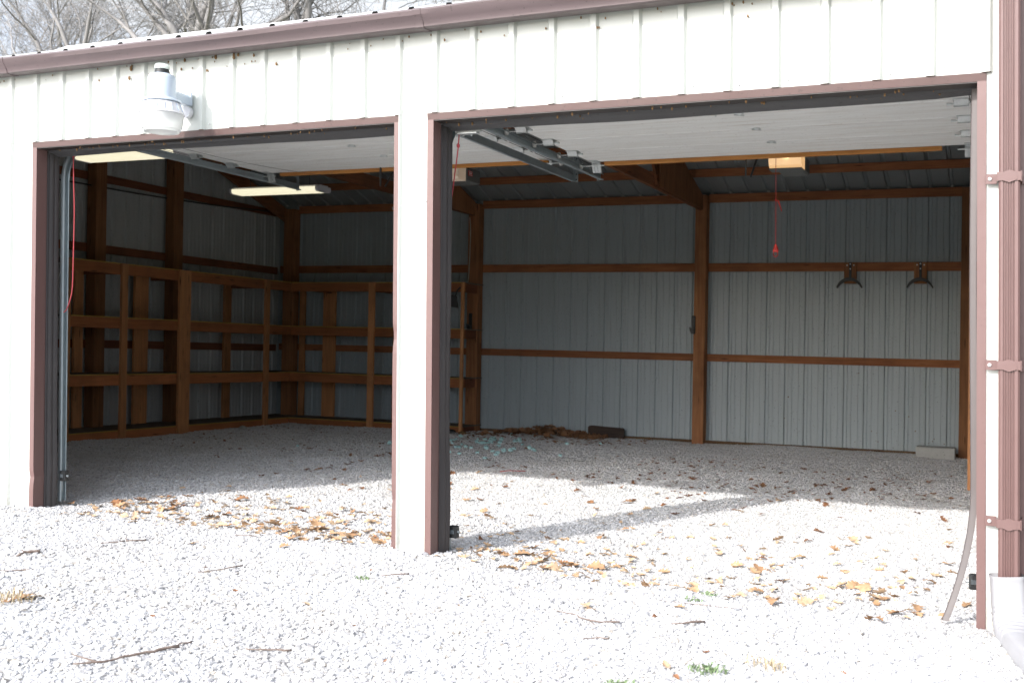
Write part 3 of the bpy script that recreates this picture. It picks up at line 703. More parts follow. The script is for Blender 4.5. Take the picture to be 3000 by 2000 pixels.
def roller_door(x0, x1, zp, tz, yend, trk, ylim, hy, strip, lock_x, nm):
    dr = MB(); ys_ = [.16]+hy+[ylim]
    # curved lower section near the header, then level sections
    for i in range(len(ys_)-1):
        a, c = ys_[i], ys_[i+1]
        dr.box(x0, x1, a+.004, c-.004, zp, zp+.042, .006)
    d = dr.build('sectional_door', 'door', gar)
    b = MB(); b.box(x0+.01, x1-.01, .1, ylim-.02, zp+.043, zp+.05); b.build('door_skin', 'mud', d)
    b = MB(); b.box(strip[0], strip[1], ylim-.012, ylim+.026, zp-.027, zp-.001, .002); b.build('wood_strip', 'strip', d)
    for hx, s in ((x0+.040, 1), (x1-(.115 if nm == 'R' else .05), -1)):
        for y in hy[:]:
            b = MB()
            b.box(hx-.042, hx+.042, y-.004, y+.040, zp-.005, zp-.0005)
            b.box(hx-.042, hx+.042, y-.040, y-.0055, zp-.0042, zp-.0005)
            b.add([(hx-.036, y-.03, zp-.005), (hx+.036, y-.03, zp-.005), (hx+.036, y, zp-.034), (hx-.036, y, zp-.034), (hx-.036, y+.03, zp-.006), (hx+.036, y+.03, zp-.006)], [(0, 1, 2, 3), (3, 2, 5, 4)])
            b.box(hx-.038, hx+.038, y-.003, y+.003, zp-.038, zp-.030)
            b.tube([(hx-s*.115, y, zp-.022), (hx+s*.07, y, zp-.022)], .0045, 8)
            b.tube([(hx+s*.045, y, zp-.022), (hx+s*.072, y, zp-.022)], .008, 8)
            for dx in (-.02, .02):
                b.lathe((hx+dx, y+.02, zp-.005), [(.007, 0), (.006, .004)], 8, Vector((0, 0, -1)), cap1=True)
            b.build('hinge', 'zinc', d)
            b = MB(); b.lathe((hx-s*.112, y, zp-.022), [(.006, 0), (.022, .001), (.022, .004), (.017, .006), (.017, .009), (.022, .011), (.022, .014), (.006, .015)], 16, Vector((1, 0, 0)))
            b.build('roller', 'screw', d)
        # top fixture: a ribbed bracket at the far edge
        y = ylim-.05
        b = MB(); b.box(hx-.034, hx+.034, y-.03, y+.048, zp-.005, zp-.0006)
        ta = Vector((0, .45, -1)).normalized(); nb = Vector((0, 1, .45)).normalized()
        b.obox((hx, ylim+.022, zp-.036), (1, 0, 0), nb, ta, .034, .002, .040)
        for k in (-.023, 0, .023): b.obox((hx+k, ylim+.018, zp-.038), (1, 0, 0), nb, ta, .0085, .004, .038)
        b.tube([(hx-s*.115, y+.03, zp-.03), (hx+s*.075, y+.03, zp-.03)], .0045, 8); b.build('top_fixture', 'zinc', d)
        b = MB(); b.lathe((hx-s*.112, y+.03, zp-.03), [(.006, 0), (.022, .001), (.022, .004), (.017, .006), (.017, .009), (.022, .011), (.022, .014), (.006, .015)], 16, Vector((1, 0, 0))); b.build('roller', 'screw', d)
        b = MB(); b.tube([(hx-s*.04, .12, zp-.012), (hx-s*.05, ylim, zp-.010)], .0018, 5); b.build('lift_cable', 'black', d)
    LO = .12
    # bottom bracket and lock plates down the middle
    b = MB(); b.box(lock_x-.05, lock_x+.02, .70+LO, .74+LO, zp-.012, zp-.0005, .002); b.tube([(lock_x-.06, .68+LO, zp-.003), (lock_x-.06, .68+LO, zp-.055)], .004, 6); b.tube([(lock_x-.02, .68+LO, zp-.02), (lock_x+.03, .70+LO, zp-.02), (lock_x+.03, .74+LO, zp-.008)], .003, 6)
    b.build('lock_handle', 'zinc', d)
    for k, y in enumerate(hy):
        b = MB(); cx = lock_x+.02+k*.004
        b.lathe((cx, y, zp-.0008), [(.026, 0), (.026, .003), (.012, .010), (.002, .012)], 12, Vector((0, 0, -1)))
        b.obox((cx, y, zp-.010), (1, .6, 0), (-.6, 1, 0), (0, 0, 1), .030, .004, .003); b.build('centre_hinge', 'zinc', d)
    return d
HY = [.60, 1.0, 1.43, 1.855]
roller_door(L0+.065, L1-.09, 2.56, 2.515, 2.88, None, 2.36, HY, (-5.53, -3.09), -4.25, 'L')
roller_door(P0+.06, P1-.03, 2.515, 2.47, 2.72, None, 2.30, HY, (-2.62, -.315), -1.35, 'R')
for args in ((L0+.045, 1, 2.515, 2.86), (L1-.055, -1, 2.47, 2.70), (P0-.018, 1, 2.475, 2.72), (P1+.02, -1, 2.47, 2.60)):
    track(*args, '')
# springs stretched beside the tracks
for x in (-2.87,):
    b = MB(); pts = [(x+.008*math.cos(i*.9), 1.0+i*.0022, 2.60+.008*math.sin(i*.9)) for i in range(330)]
    b.tube(pts, .0018, 4); b.build('lift_spring', 'black', gar)
# torsion shaft cross bracket at the top of the pier opening
b = MB(); b.box(P0+.075, P0+.23, .17, .20, H-.075, H-.060, .002); b.box(P0+.09, P0+.21, .165, .205, H-.085, H-.076, .002)
for dx in (.08, .12, .17): b.lathe((P0+dx, .185, H-.087), [(.006, 0), (.006, .008)], 6, Vector((0, 0, -1)), cap1=True)
b.build('angle_bracket', 'zinc', gar)
# door safety sensors at the feet of the jambs
for x, s, z in ((-5.66, 1, .20), (-2.722, 1, .105), (-.05, -1, .13)):
    sz = thing('door_safety_sensor', {-5.66: 'small black door sensor at foot of the left jamb', -2.722: 'small black door sensor at foot of the pier', -.05: 'small dark door sensor behind the right jamb foot'}[x], 'door sensor', (x, .2, z-.04), 'door sensors low on the jambs')
    b = MB(); b.box(x-.024, x+.024, .185, .225, z-.034, z+.034, .004); b.build('case', 'black', sz)
    b = MB(); b.box(x-.014, x+.012, .1815, .1845, z-.010, z+.012, .001); b.build('lens', 'pane', sz)
    b = MB(); b.lathe((x+s*.024, .205, z), [(.007, 0), (.007, .012)], 8, Vector((s, 0, 0)), cap1=True); b.box(x-s*.03, x-s*.0245, .19, .22, z-.11, z+.01); b.build('bracket', 'galv', sz)

# ================================================================== SHELVING
shl = thing('shelving_unit', 'L-shaped home built pine shelving along the left and back walls', 'shelving', (-8.99, 7.41, 0))
SX, SY, SE = -8.99, 7.41, -6.345
LV = [(1.955, .115), (1.350, .115), (.712, .115), (.085, .09)]
for z, h in LV:
    b = MB(); b.box(SX-.038, SX, 3.36, SY, z-h, z, .003); b.build('front_rail', 'piney', shl)
    b = MB(); b.box(SX+.0005, SE, SY, SY+.038, z-h, z, .003); b.build('front_rail', 'pinex', shl)
    b = MB(); b.m = 0
    b.box(XL+.05, SX-.001, 3.36, D-.06, z+.001, z+.014); b.box(SX-.0005, SE, SY+.001, D-.06, z+.001, z+.014)
    sb = b.build('shelf_board', 'osb', shl)
    b = MB(); b.box(SX-.0005, SX+.0015, 3.36, SY-.002, z+.001, z+.013); b.box(SX+.002, SE, SY-.0015, SY+.0005, z+.001, z+.013); b.build('board_edge', 'osbedge', sb)
    # cross bearers under the shelf
    b = MB()
    for y in (4.12, 5.2, 6.75): b.box(XL+.14, SX-.039, y, y+.038, z-h, z-.001)
    for x in (-8.68, -7.72, -6.42): b.box(x, x+.038, SY+.039, D-.13, z-h, z-.001)
    b.build('bearer', 'wallwood', shl)
for y0, y1 in ((3.33, 3.42), (4.165, 4.255), (5.115, 5.31), (6.80, 6.89)):
    b = MB(); b.box(SX+.0015, SX+.0395, y0, y1, -.05, 1.965, .003); b.build('upright', 'pinez', shl)
for x0, x1 in ((-7.745, -7.655), (-6.385, -6.345)):
    b = MB(); b.box(x0, x1, SY-.0395, SY-.0015, -.04, 1.965, .003); b.build('upright', 'pinez', shl)
for y0, y1 in ((4.0, 4.13), (4.95, 5.18), (6.63, 6.77)):
    b = MB(); b.box(XL+.10, XL+.138, y0, y1, .1, 1.94, .003); b.build('rear_upright', 'pinez', shl)
for x0, x1 in ((-8.78, -8.58), (-7.66, -7.46), (-6.52, -6.46), (-9.17, -9.08)):
    b = MB(); b.box(x0, x1, D-.128, D-.090, .09, 1.94, .003); b.build('rear_upright', 'pinez', shl)

# ================================================================== LIGHTS AND OPENERS
def fluor(x0, x1, y, z, label):
    t = thing('fluorescent_light', label, 'ceiling light', ((x0+x1)/2, y, z-.07), 'fluorescent strip lights under the roof')
    b = MB(); b.box(x0+.01, x1-.01, y-.08, y+.08, z-.001, z+.02, .004); b.build('housing', 'whiteplastic', t)
    b = MB(); b.extrude([(y-.11, z-.002), (y-.115, z-.02), (y-.11, z-.04), (y-.09, z-.052), (y+.09, z-.052), (y+.11, z-.04), (y+.115, z-.02), (y+.11, z-.002)], x0+.03, x1-.05, 'x'); b.build('diffuser', 'tube', t, smooth=True, auto=50)
    b = MB()
    for a, c in ((x0, x0+.029), (x1-.049, x1)):
        b.extrude([(y-.113, z+.004), (y-.118, z-.02), (y-.113, z-.042), (y-.092, z-.055), (y+.092, z-.055), (y+.113, z-.042), (y+.118, z-.02), (y+.113, z+.004)], a, c, 'x')
    b.build('end_cap', 'whiteplastic', t)
    b = MB()
    for x in (x0+.2, x1-.2): b.tube([(x, y, z+.03), (x, y, roof_z(y)-.05)], .003, 5)
    b.build('hanger', 'black', t)
fluor(-7.72, -6.50, 2.32, 2.80, 'lit fluorescent fixture nearest the left jamb, half behind the door track')
fluor(-7.97, -6.78, 4.86, 2.845, 'lit fluorescent fixture farther back, past the end of the door track')

def opener(x0, x1, y, z, label, lit, logo):
    t = thing('garage_door_opener', label, 'door opener', ((x0+x1)/2, y, z), 'ceiling mounted door openers')
    cx = (x0+x1)/2
    b = MB(); b.box(x0+.02, x1-.02, y+(.13 if lit else .361), y+.46, z+.01, z+.14, .012); b.build('motor_case', 'grey', t)
    if lit:
        b = MB(); b.extrude([(y+.128, z+.002), (y+.02, z+.002), (y-.02, z+.03), (y-.03, z+.09), (y-.02, z+.12), (y+.128, z+.12)], x0, x1, 'x'); b.build('lens', 'warm', t)
        b = MB(); b.tube([(cx-.02, y-.036, z+.09), (cx+.03, y-.036, z+.09)], [.012, .017], 10); b.build('bulb', 'bulb', t)
        b = MB(); b.box(x0-.002, x1+.002, y-.022, y+.128, z-.006, z+.0015); b.build('lens_frame', 'grey', t)
    else:
        b = MB(); b.extrude([(y+.128, z+.0), (y+.0, z+.0), (y-.03, z+.02), (y-.03, z+.10), (y+.128, z+.12)], x0, x1, 'x'); b.build('lens', 'dimlens', t)
        b = MB()
        for i in range(9): b.box(x0+.015+i*.03, x0+.019+i*.03, y-.0335, y-.0305, z+.03, z+.09)
        b.build('lens_ribs', 'screw', t)
        b = MB(); b.box(x0+.005, x1+.004, y+.1305, y+.36, z-.006, z+.13, .018); b.build('side_case', 'grey', t)
        b = MB(); b.box(x1+.0045, x1+.0075, y+.165, y+.245, z+.055, z+.10, .0012); bd = b.build('badge', 'redcord', t)
        b = MB()
        for zz in (.060, .092): b.box(x1+.0077, x1+.0090, y+.171, y+.239, z+zz, z+zz+.003)
        for k in range(4): b.box(x1+.0077, x1+.0090, y+.180+k*.014, y+.186+k*.014, z+.070, z+.085)
        b.build('badge_lettering', 'screw', bd)
    b = MB(); b.box(cx-.015, cx+.015, .1, y+.13, z+.145, z+.17); b.build('rail', 'galv', t)
    b = MB()
    for dx in (-.09, .09): b.box(cx+dx-.015, cx+dx+.015, y+.2, y+.23, z+.141, roof_z(y)-.02)
    b.build('hanger_strap', 'galv', t)
    b = MB(); b.tube([(cx-.03, 2.60, z+.14), (cx-.075, 2.36, z-.19)], .008, 6); b.box(cx-.11, cx-.10, 2.33, 2.345, z-.19, z-.02); b.build('door_arm', 'black', t)
    return t
opener(-1.612, -1.365, 3.2, 2.565, 'right bay opener with its warm lamp lit behind a clear lens', True, False)
opener(-4.56, -4.31, 3.25, 2.60, 'left bay opener with dim lens and small red badge, beside the pier', False, True)

# cords
def cord(name, pts, r, mat, label, cat='cord', group=None, knots=()):
    t = thing(name, label, cat, pts[0], group)
    P_ = [Vector(p) for p in pts]; out = []
    for i in range(len(P_)-1):
        p0, p1, p2, p3 = P_[max(i-1, 0)], P_[i], P_[i+1], P_[min(i+2, len(P_)-1)]
        for k in range(8):
            s = k/8; out.append(.5*((2*p1)+(-p0+p2)*s+(2*p0-5*p1+4*p2-p3)*s*s+(-p0+3*p1-3*p2+p3)*s**3))
    out.append(P_[-1])
    b = MB(); b.tube(out, r, 7); b.build('line', mat, t, smooth=True)
    for (p, rr_) in knots:
        b = MB(); b.lathe(p, [(rr_*.3, -rr_*1.5), (rr_, -rr_*.6), (rr_*1.1, rr_*.4), (rr_*.4, rr_*1.5)], 8); b.build('knot', mat, t, smooth=True)
    return t
cord('pull_cord', [(-5.602, .2, 2.385), (-5.598, .2, 2.2), (-5.588, .2, 1.965), (-5.592, .2, 1.7), (-5.598, .2, 1.463), (-5.62, .2, 1.37), (-5.655, .2, 1.305), (-5.692, .2, 1.287)], .0035, 'redrope',
     'faded red cord hanging and looped back to the left jamb', 'cord', None, [((-5.602, .2, 2.34), .010), ((-5.6, .2, 2.36), .012)])
cord('pull_cord', [(-2.704, .2, 2.325), (-2.708, .2, 2.27), (-2.715, .2, 2.2), (-2.73, .2, 2.10), (-2.745, .2, 1.99), (-2.762, .19, 1.86)], .0035, 'redrope',
     'knotted red cord hanging beside the pier in the right bay', 'cord', None, [((-2.7095, .2, 2.255), .009)])
rc = cord('release_cord', [(-1.405, 2.43, 2.62), (-1.405, 2.43, 2.45), (-1.403, 2.43, 2.2), (-1.402, 2.43, 1.90)], .0022, 'redcord',
          'thin bright red release cord with a handle in the right bay', 'cord', None, [((-1.404, 2.43, 2.215), .006)])
b = MB(); b.lathe((-1.402, 2.43, 1.862), [(.004, .045), (.010, .035), (.019, .008), (.021, -.004), (.017, -.010), (.003, -.012)], 10); b.tube([(-1.402+.015*math.cos(a), 2.43, 1.838+.020*math.sin(a)) for a in [i*math.pi/8 for i in range(17)]], .003, 6); b.build('handle', 'redcord', rc, smooth=True)
b = MB(); b.tube([(-1.404, 2.43, 2.215), (-1.385, 2.43, 2.205), (-1.362, 2.43, 2.135)], [.005, .006, .003], 6); b.build('cord_tail', 'redcord', rc)
cord('cable', [(XL+.1, .8, 2.80), (XL+.1, 3.9, 2.868), (XL+.06, 5.0, 2.885), (XL+.06, 6.5, 2.93), (XL+.09, 7.8, 3.0)], .009, 'black', 'dark cable stapled along the upper left wall', 'cable')
cord('cable', [(-6.50, D-.19, 2.86), (-6.485, D-.195, 2.7), (-6.488, D-.195, 2.4), (-6.50, D-.195, 2.1), (-6.515, D-.2, 1.97), (-6.545, D-.25, 1.925), (-6.60, D-.3, 1.955), (-6.70, D-.4, 1.985), (-6.85, D-.45, 1.985)], .006, 'whitecable',
     'white cable running down the post beyond the pier', 'cable')
cord('cable', [(-5.3, .3, 2.50), (-5.05, 1.1, 2.44), (-4.95, 2.0, 2.47), (-5.0, 2.35, 2.54)], .0012, 'black', 'thin slack wire drooping under the left door', 'wire')
# small black latch handles on the two posts
for x, lab in ((-6.452, 'black latch on the dark post just right of the pier'), (-3.452, 'black latch on the post between the back wall bays')):
    t = thing('wall_latch', lab, 'latch', (x, D-.19, 1.35), 'black latches on the back posts')
    b = MB(); b.box(x-.028, x+.012, D-.21, D-.183, 1.36, 1.58, .004); b.build('plate', 'black', t)
    b = MB(); b.extrude([(x-.052, 1.44), (x-.028, 1.43), (x-.0, 1.42), (x+.01, 1.355), (x-.03, 1.362), (x-.045, 1.40)], D-.24, D-.2105, 'y'); b.build('hook', 'black', t)
# small flood camera under the truss
t = thing('security_camera', 'tiny black camera with pale tip under the roof truss', 'camera', (-6.40, 5.72, 2.72))
b = MB(); b.box(-6.405, -6.34, 5.70, 5.76, 2.855, 2.878, .003); b.tube([(-6.37, 5.73, 2.856), (-6.365, 5.73, 2.76)], .008, 6); b.tube([(-6.345, 5.74, 2.80), (-6.36, 5.72, 2.72)], .022, 10); b.build('body', 'black', t)
b = MB(); b.tube([(-6.36, 5.715, 2.722), (-6.41, 5.67, 2.70)], .018, 10); b.build('lens', 'screw', t)
# curved racks on backing boards
for cx, lab in ((-1.640, 'left black curved hanger on a backing board on the back wall'), (-.866, 'right black curved hanger nearest the corner post on the back wall')):
    t = thing('curved_hanger', lab, 'hanger', (cx, D-.06, 1.89), 'black curved wall hangers')
    b = MB(); b.box(cx-.070, cx+.070, D-.081, D-.0425, 1.985, 2.235, .003); b.build('backing_board', 'woodz', t)
    b = MB(); b.box(cx-.014, cx+.016, D-.0875, D-.0815, 2.03, 2.232, .002); b.box(cx-.026, cx+.026, D-.17, D-.082, 2.018, 2.05, .004); b.build('bracket', 'black', t)
    b = MB(); n = 26; vs = []
    for i in range(n+1):
        a = math.pi*(.13+.74*i/n); w_ = .014*math.sin(math.pi*(i/n)*.92+.12)+.004
        ca, sa = math.cos(a), math.sin(a)
        for (dr, dy) in ((-w_, -.055), (w_, -.055), (w_, .03), (-w_, .03)):
            vs.append((cx-(.152+dr)*ca, D-.125+dy*(.4+.6*sa), 1.865+(.168+dr)*sa))
    b.add(vs, [(i*4+k, i*4+(k+1) % 4, (i+1)*4+(k+1) % 4, (i+1)*4+k) for i in range(n) for k in range(4)]+[(0, 1, 2, 3), (n*4+3, n*4+2, n*4+1, n*4)]); b.build('arc', 'black', t)
    b = MB()
    for dx, dz in ((0, .215-.0), (0, .158), (-.036, .202), (.040, .202)):
        b.lathe((cx+dx, D-.0825-(.006 if dx == 0 else 0), 2.0+dz), [(.0085, 0), (.007, .005)], 10, Vector((0, -1, 0)), cap1=True)
    b.build('screw', 'screw', t)
# dust pan and brush hanging at the end of the shelving
t = thing('dustpan', 'black dustpan hanging from the end of the shelving beyond the pier', 'dustpan', (-6.45, 7.5, 1.62))
b = MB(); b.add([(-6.60, 7.33, 1.66), (-6.42, 7.35, 1.63), (-6.44, 7.35, 1.78), (-6.50, 7.34, 1.80), (-6.60, 7.36, 1.66), (-6.42, 7.38, 1.63), (-6.44, 7.38, 1.78), (-6.50, 7.37, 1.80)],
                [(0, 1, 2, 3), (7, 6, 5, 4), (0, 4, 5, 1), (1, 5, 6, 2), (2, 6, 7, 3), (3, 7, 4, 0)]); b.build('pan', 'black', t)
b = MB(); b.tube([(-6.46, 7.36, 1.78), (-6.43, 7.36, 1.86), (-6.39, 7.37, 1.90)], .009, 6); b.build('handle', 'black', t)
t = thing('hand_brush', 'grey brush hanging on a strap under the top shelf beyond the pier', 'brush', (-6.68, 7.5, 1.68))
b = MB(); b.extrude([(-6.76, 1.72), (-6.70, 1.69), (-6.62, 1.70), (-6.60, 1.74), (-6.66, 1.765), (-6.74, 1.76)], 7.40, 7.46, 'y'); b.build('head', 'grey', t)
b = MB(); b.tube([(-6.68, 7.43, 1.76), (-6.672, 7.42, 1.95)], .012, 6); b.build('strap', 'black', t)

# blocks at the foot of the back wall
b = MB(); b.box(-.865, -.455, 7.62, 7.82, -.06, .135, .006); cb = b.build('concrete_block', 'concrete')
tag(cb, 'pale concrete block on the gravel in the back right corner', 'concrete block')
b = MB(); n0 = 6
prof = [(-4.81, -.02), (-4.345, -.02), (-4.338, .10), (-4.345, .142), (-4.372, .152), (-4.60, .158), (-4.78, .166), (-4.803, .158), (-4.812, .14)]
b.extrude(prof, 7.86, 7.90, 'y'); ob = b.build('wooden_board', 'oldboard')
tag(ob, 'dark weathered board leaning against the foot of the back wall', 'board')
# pale lump and a scrap on the gravel by the shelving
def rock(name, x, y, s, mat, label, cat, group=None, seed=0, flat=.6):
    rr = random.Random(seed); bm = bmesh.new(); bmesh.ops.create_icosphere(bm, subdivisions=2, radius=1)
    ph = [rr.uniform(0, 6) for _ in range(6)]
    for v in bm.verts:
        c = v.co; k = 1+.22*math.sin(c.x*2.3+ph[0])+.18*math.sin(c.y*2.9+ph[1])+.15*math.sin(c.z*3.1+ph[2])+.1*math.sin((c.x+c.y)*5+ph[3])
        v.co = (c.x*k*s, c.y*k*s*.8, c.z*k*s*flat)
    bm.verts.index_update(); b = MB(); z = hz_fine(x, y)+s*flat*.45; b.add([(x+v.co.x, y+v.co.y, z+v.co.z) for v in bm.verts], [[q.index for q in f.verts] for f in bm.faces]); bm.free()
    o = b.build(name, mat, None); return tag(o, label, cat, group)
rock('stone_lump', -8.72, 6.05, .055, 'concrete', 'pale rounded lump on the gravel in front of the shelving', 'rock', seed=3)
rock('dirt_clod', -6.45, 7.25, .10, 'black', 'larger dark clod on the gravel at the end of the shelving', 'dirt clod', seed=9, flat=.4)
rock('dirt_clod', -6.2, 7.15, .06, 'mud', 'smaller brown clod beside the dark post foot', 'dirt clod', seed=11, flat=.4)
t = MB(); t.tube([(-4.06, 3.62, .022), (-4.0, 3.68, .03), (-3.94, 3.74, .026), (-3.89, 3.80, .022)], .004, 6); tag(t.build('plastic_strip', 'redcord'), 'thin red plastic strip on the gravel in the right bay', 'plastic strip')

# outdoor security lamp with photocell
LX, LY, LZ = -4.437, -.24, .03
lam = thing('security_lamp', 'blue-grey dusk-to-dawn lamp with frosted bowl above the left door', 'wall lamp', (-4.437, 0, 2.53))
ax = Vector((0, 0, 1))
b = MB(); b.lathe((LX, LY, LZ), [(0.0554, 2.655), (0.0739, 2.645), (0.0806, 2.628), (0.0806, 2.535), (0.0840, 2.512), (0.1075, 2.502), (0.1117, 2.494), (0.1117, 2.490), (0.0756, 2.489)], 40, cap0=False); 
b.lathe((LX, LY, LZ), [(0.0008, 2.658), (0.0554, 2.655)], 40)
b.open = False; b.build('housing', 'lampmetal', lam, smooth=True, auto=40)
b = MB(); b.lathe((LX, LY, LZ), [(0.0941, 2.4885), (0.1058, 2.482), (0.1277, 2.428), (0.1310, 2.420), (0.1260, 2.418), (0.1025, 2.476), (0.0941, 2.48)], 40); sk = b.build('reflector_skirt', 'whiteplastic', lam, smooth=True, auto=40)
b = MB()
for i in range(18):
    a = i*2*math.pi/18
    if math.sin(a) < .6:
        p0 = Vector((LX+.110*math.cos(a), LY+.110*math.sin(a), 2.478+LZ)); p1 = Vector((LX+.128*math.cos(a), LY+.128*math.sin(a), 2.434+LZ))
        b.tube([p0, p1], .003, 5)
b.build('skirt_vent', 'lampmetal', sk)
b = MB(); b.lathe((LX, LY, LZ), [(0.1252, 2.4175), (0.1243, 2.405), (0.1142, 2.342), (0.1109, 2.330), (0.1058, 2.328), (0.1008, 2.316), (0.0462, 2.306), (0.0008, 2.305)], 40); b.build('refractor_bowl', 'bowl', lam, smooth=True, auto=50)
b = MB(); b.lathe((LX, LY, LZ), [(0.0420, 2.6585), (0.0420, 2.675), (0.0386, 2.676), (0.0386, 2.684)], 28); b.build('photocell_base', 'black', lam, smooth=True, auto=40)
b = MB(); b.lathe((LX, LY, LZ), [(0.0428, 2.684), (0.0428, 2.704), (0.0378, 2.712), (0.0008, 2.714)], 28); b.build('photocell', 'cell', lam, smooth=True, auto=40)
b = MB()
b.extrude([(LX-.030, 2.545), (LX+.030, 2.545), (LX+.034, 2.590), (LX+.022, 2.606), (LX-.022, 2.606), (LX-.034, 2.590)], LY+.08, -.03, 'y'); 
b.obox((LX, -.024, 2.585), (1, 0, 0), (0, 1, 0), (0, 0, 1), .032, .006, .04)
b.build('arm', 'lampmetal', lam)
b = MB(); b.lathe((LX+.0, -.045, 2.505), [(.036, .0), (.036, .030), (.030, .034)], 18, Vector((0, 1, 0)), cap0=True); b.build('knuckle', 'whiteplastic', lam)

# ================================================================== LEAVES, TWIGS, FOAM, WEEDS
def leaf_mesh(seed, size=.06):
    rr = random.Random(seed)
    # lobed oak outline: half profile along the midrib
    half = [(0, .03), (.12, .10), (.18, .22), (.26, .13), (.36, .32), (.44, .36), (.50, .17), (.60, .34), (.70, .30), (.75, .14), (.85, .22), (.93, .12), (1.0, 0)]
    half = [(u, w_*rr.uniform(.75, 1.2)) for u, w_ in half]
    curl, fold, tw = rr.uniform(-1.2, 1.6), rr.uniform(.15, 1.1), rr.uniform(-.8, .8)
    vs = []; fs = []
    def place(u, v):
        x = (u-.5)*2; z = fold*abs(v)*.8 + curl*.25*x*x + .12*math.sin(u*9+seed)*v + tw*x*v*.5
        return (x*size, v*2*size, z*size+.004)
    n = len(half)
    for u, w_ in half: vs.append(place(u, w_)); 
    for u, w_ in half: vs.append(place(u, w_*.45))
    for u, w_ in half: vs.append(place(u, 0))
    for u, w_ in half: vs.append(place(u, -w_*.45))
    for u, w_ in half: vs.append(place(u, -w_*rr.uniform(.85, 1.1)))
    for j in range(4):
        for i in range(n-1): fs.append((j*n+i, j*n+i+1, (j+1)*n+i+1, (j+1)*n+i))
    o = len(vs); vs += [(-size, .003, .004), (-size*1.35, .006, .008), (-size*1.35, -.0, .008), (-size, -.003, .004)]; fs.append((o, o+1, o+2, o+3))
    zmin = min(v[2] for v in vs); vs = [(a, c, d-zmin) for a, c, d in vs]
    me = bpy.data.meshes.new('fallen_leaf'); me.from_pydata(vs, [], fs); me.polygons.foreach_set('use_smooth', [True]*len(fs)); return me
LT = []; LD = []
for i in range(9):
    me = leaf_mesh(i); me.materials.append(M['leaf']); LT.append(me)
    me = leaf_mesh(i+20); me.materials.append(M['leafdark']); LD.append(me)
rr = random.Random(42)
spots = []     # (x, y, dark share, scale, where)
def cl(n, x0, y0, x1, y1, sd, dark=0, sc=1, where='', sy=None):
    for _ in range(n):
        t = rr.random(); spots.append((x0+(x1-x0)*t+rr.gauss(0, sd), y0+(y1-y0)*t+rr.gauss(0, (sy or sd*.9)), dark, sc*rr.choice((rr.uniform(.35, .7), rr.uniform(.6, 1.2))), where))
WL, WP, WR, WJ, WM, WF, WI = ('in the drift along the left bay threshold', 'in the heap at the left side of the pier', 'in the patch just right of the pier', 'in the patch inside the right jamb',
    'on the sunny gravel of the right bay', 'on the open yard in front of the garage', 'on the shaded gravel deep inside')
cl(70, -5.45, .36, -3.25, .20, .15, .1, .95, WL)
cl(55, -3.95, .36, -3.12, .24, .15, 0, 1.0, WP)
cl(80, -5.3, .65, -3.3, .85, .26, .15, .9, WL)
cl(16, -5.5, .5, -5.0, .9, .16, .6, 1, WL)
cl(30, -2.35, .26, -1.95, .30, .14, .1, 1, WR)
cl(12, -2.66, .35, -2.60, .30, .06, .4, .5, WR)
cl(46, -2.5, .5, -.3, .5, .34, .05, .9, WM)
cl(26, -.85, .55, -.25, .45, .20, 0, 1.05, WJ)
cl(50, -2.6, 1.6, -.4, 1.1, .6, .2, .9, WM)
cl(40, -3.2, 3.6, -.7, 3.0, .65, .7, .9, WI)
cl(20, -2.0, 4.6, -.7, 4.4, .5, .9, .9, WI)
cl(16, -4.6, 2.6, -2.9, 2.2, .5, .3, .9, WL)
cl(14, -5.2, 2.6, -3.8, 2.9, .5, .8, .9, WI)
cl(34, -8.0, 3.4, -4.5, 4.8, .8, .9, .9, WI)
for x, y, d_, s_ in ((-.45, -.12, 0, 1.1), (-.9, -.05, 0, 1.2), (-1.1, -.1, 0, 1), (-1.55, .02, 0, 1), (-1.3, .0, 0, .9), (-.38, .1, 0, 1), (-3.735, -1.80, 0, 1.1), (-3.70, -1.76, 0, 1.0), (-3.76, -1.85, .2, .8),
                     (-1.62, -.62, .2, .9), (-1.58, -.66, 0, .7), (-2.7, -1.2, .3, .6), (-3.5, -.3, 0, .8), (-1.25, -.42, 0, .6), (-2.1, -.9, .4, .4), (-4.0, -.45, 0, .7), (-1.05, -1.28, 0, .6), (-.4, -1.2, .2, .5)):
    spots.append((x, y, d_, s_, WF))
for _ in range(34): spots.append((rr.uniform(-5, -.3), rr.uniform(-2.6, -.3), .5, rr.uniform(.1, .3), WF))
ok = []
for (x, y, d_, s_, wh) in spots:
    if P0-.02 > x > L1-.05 and y < .28: continue
    if x < L0+.08 and y > -.3: x = L0+.1+rr.random()*.2
    if x > P1-.09 and y > -.1: x = P1-.12-rr.random()*.2
    ok.append((x, y, d_, s_, wh))
def dist(p): return (p[0]-CAM.x)**2+(p[1]-CAM.y)**2
ok.sort(key=lambda p: dist(p)/(p[3]**2))
big, rest = ok[:290], ok[290:]
def leaf_matrix(x, y, s_):
    zt = hz_fine(x, y)+.003+.010*rr.random()
    p = warp(x, y, zt)
    return Matrix.Translation(p) @ Matrix.Rotation(rr.uniform(0, 6.28), 4, 'Z') @ Matrix.Rotation(rr.gauss(0, .25), 4, 'X') @ Matrix.Rotation(rr.gauss(0, .2), 4, 'Y') @ Matrix.Scale(s_, 4)
for i, (x, y, d_, s_, wh) in enumerate(big):
    dark = rr.random() < d_
    o = bpy.data.objects.new('fallen_leaf', rr.choice(LD if dark else LT)); COL.objects.link(o); o.matrix_world = leaf_matrix(x, y, s_*.78)
    tag(o, ('dark brown oak leaf ' if dark else 'dry tan oak leaf ')+wh, 'leaf', ('brown' if dark else 'tan')+' oak leaves '+wh)
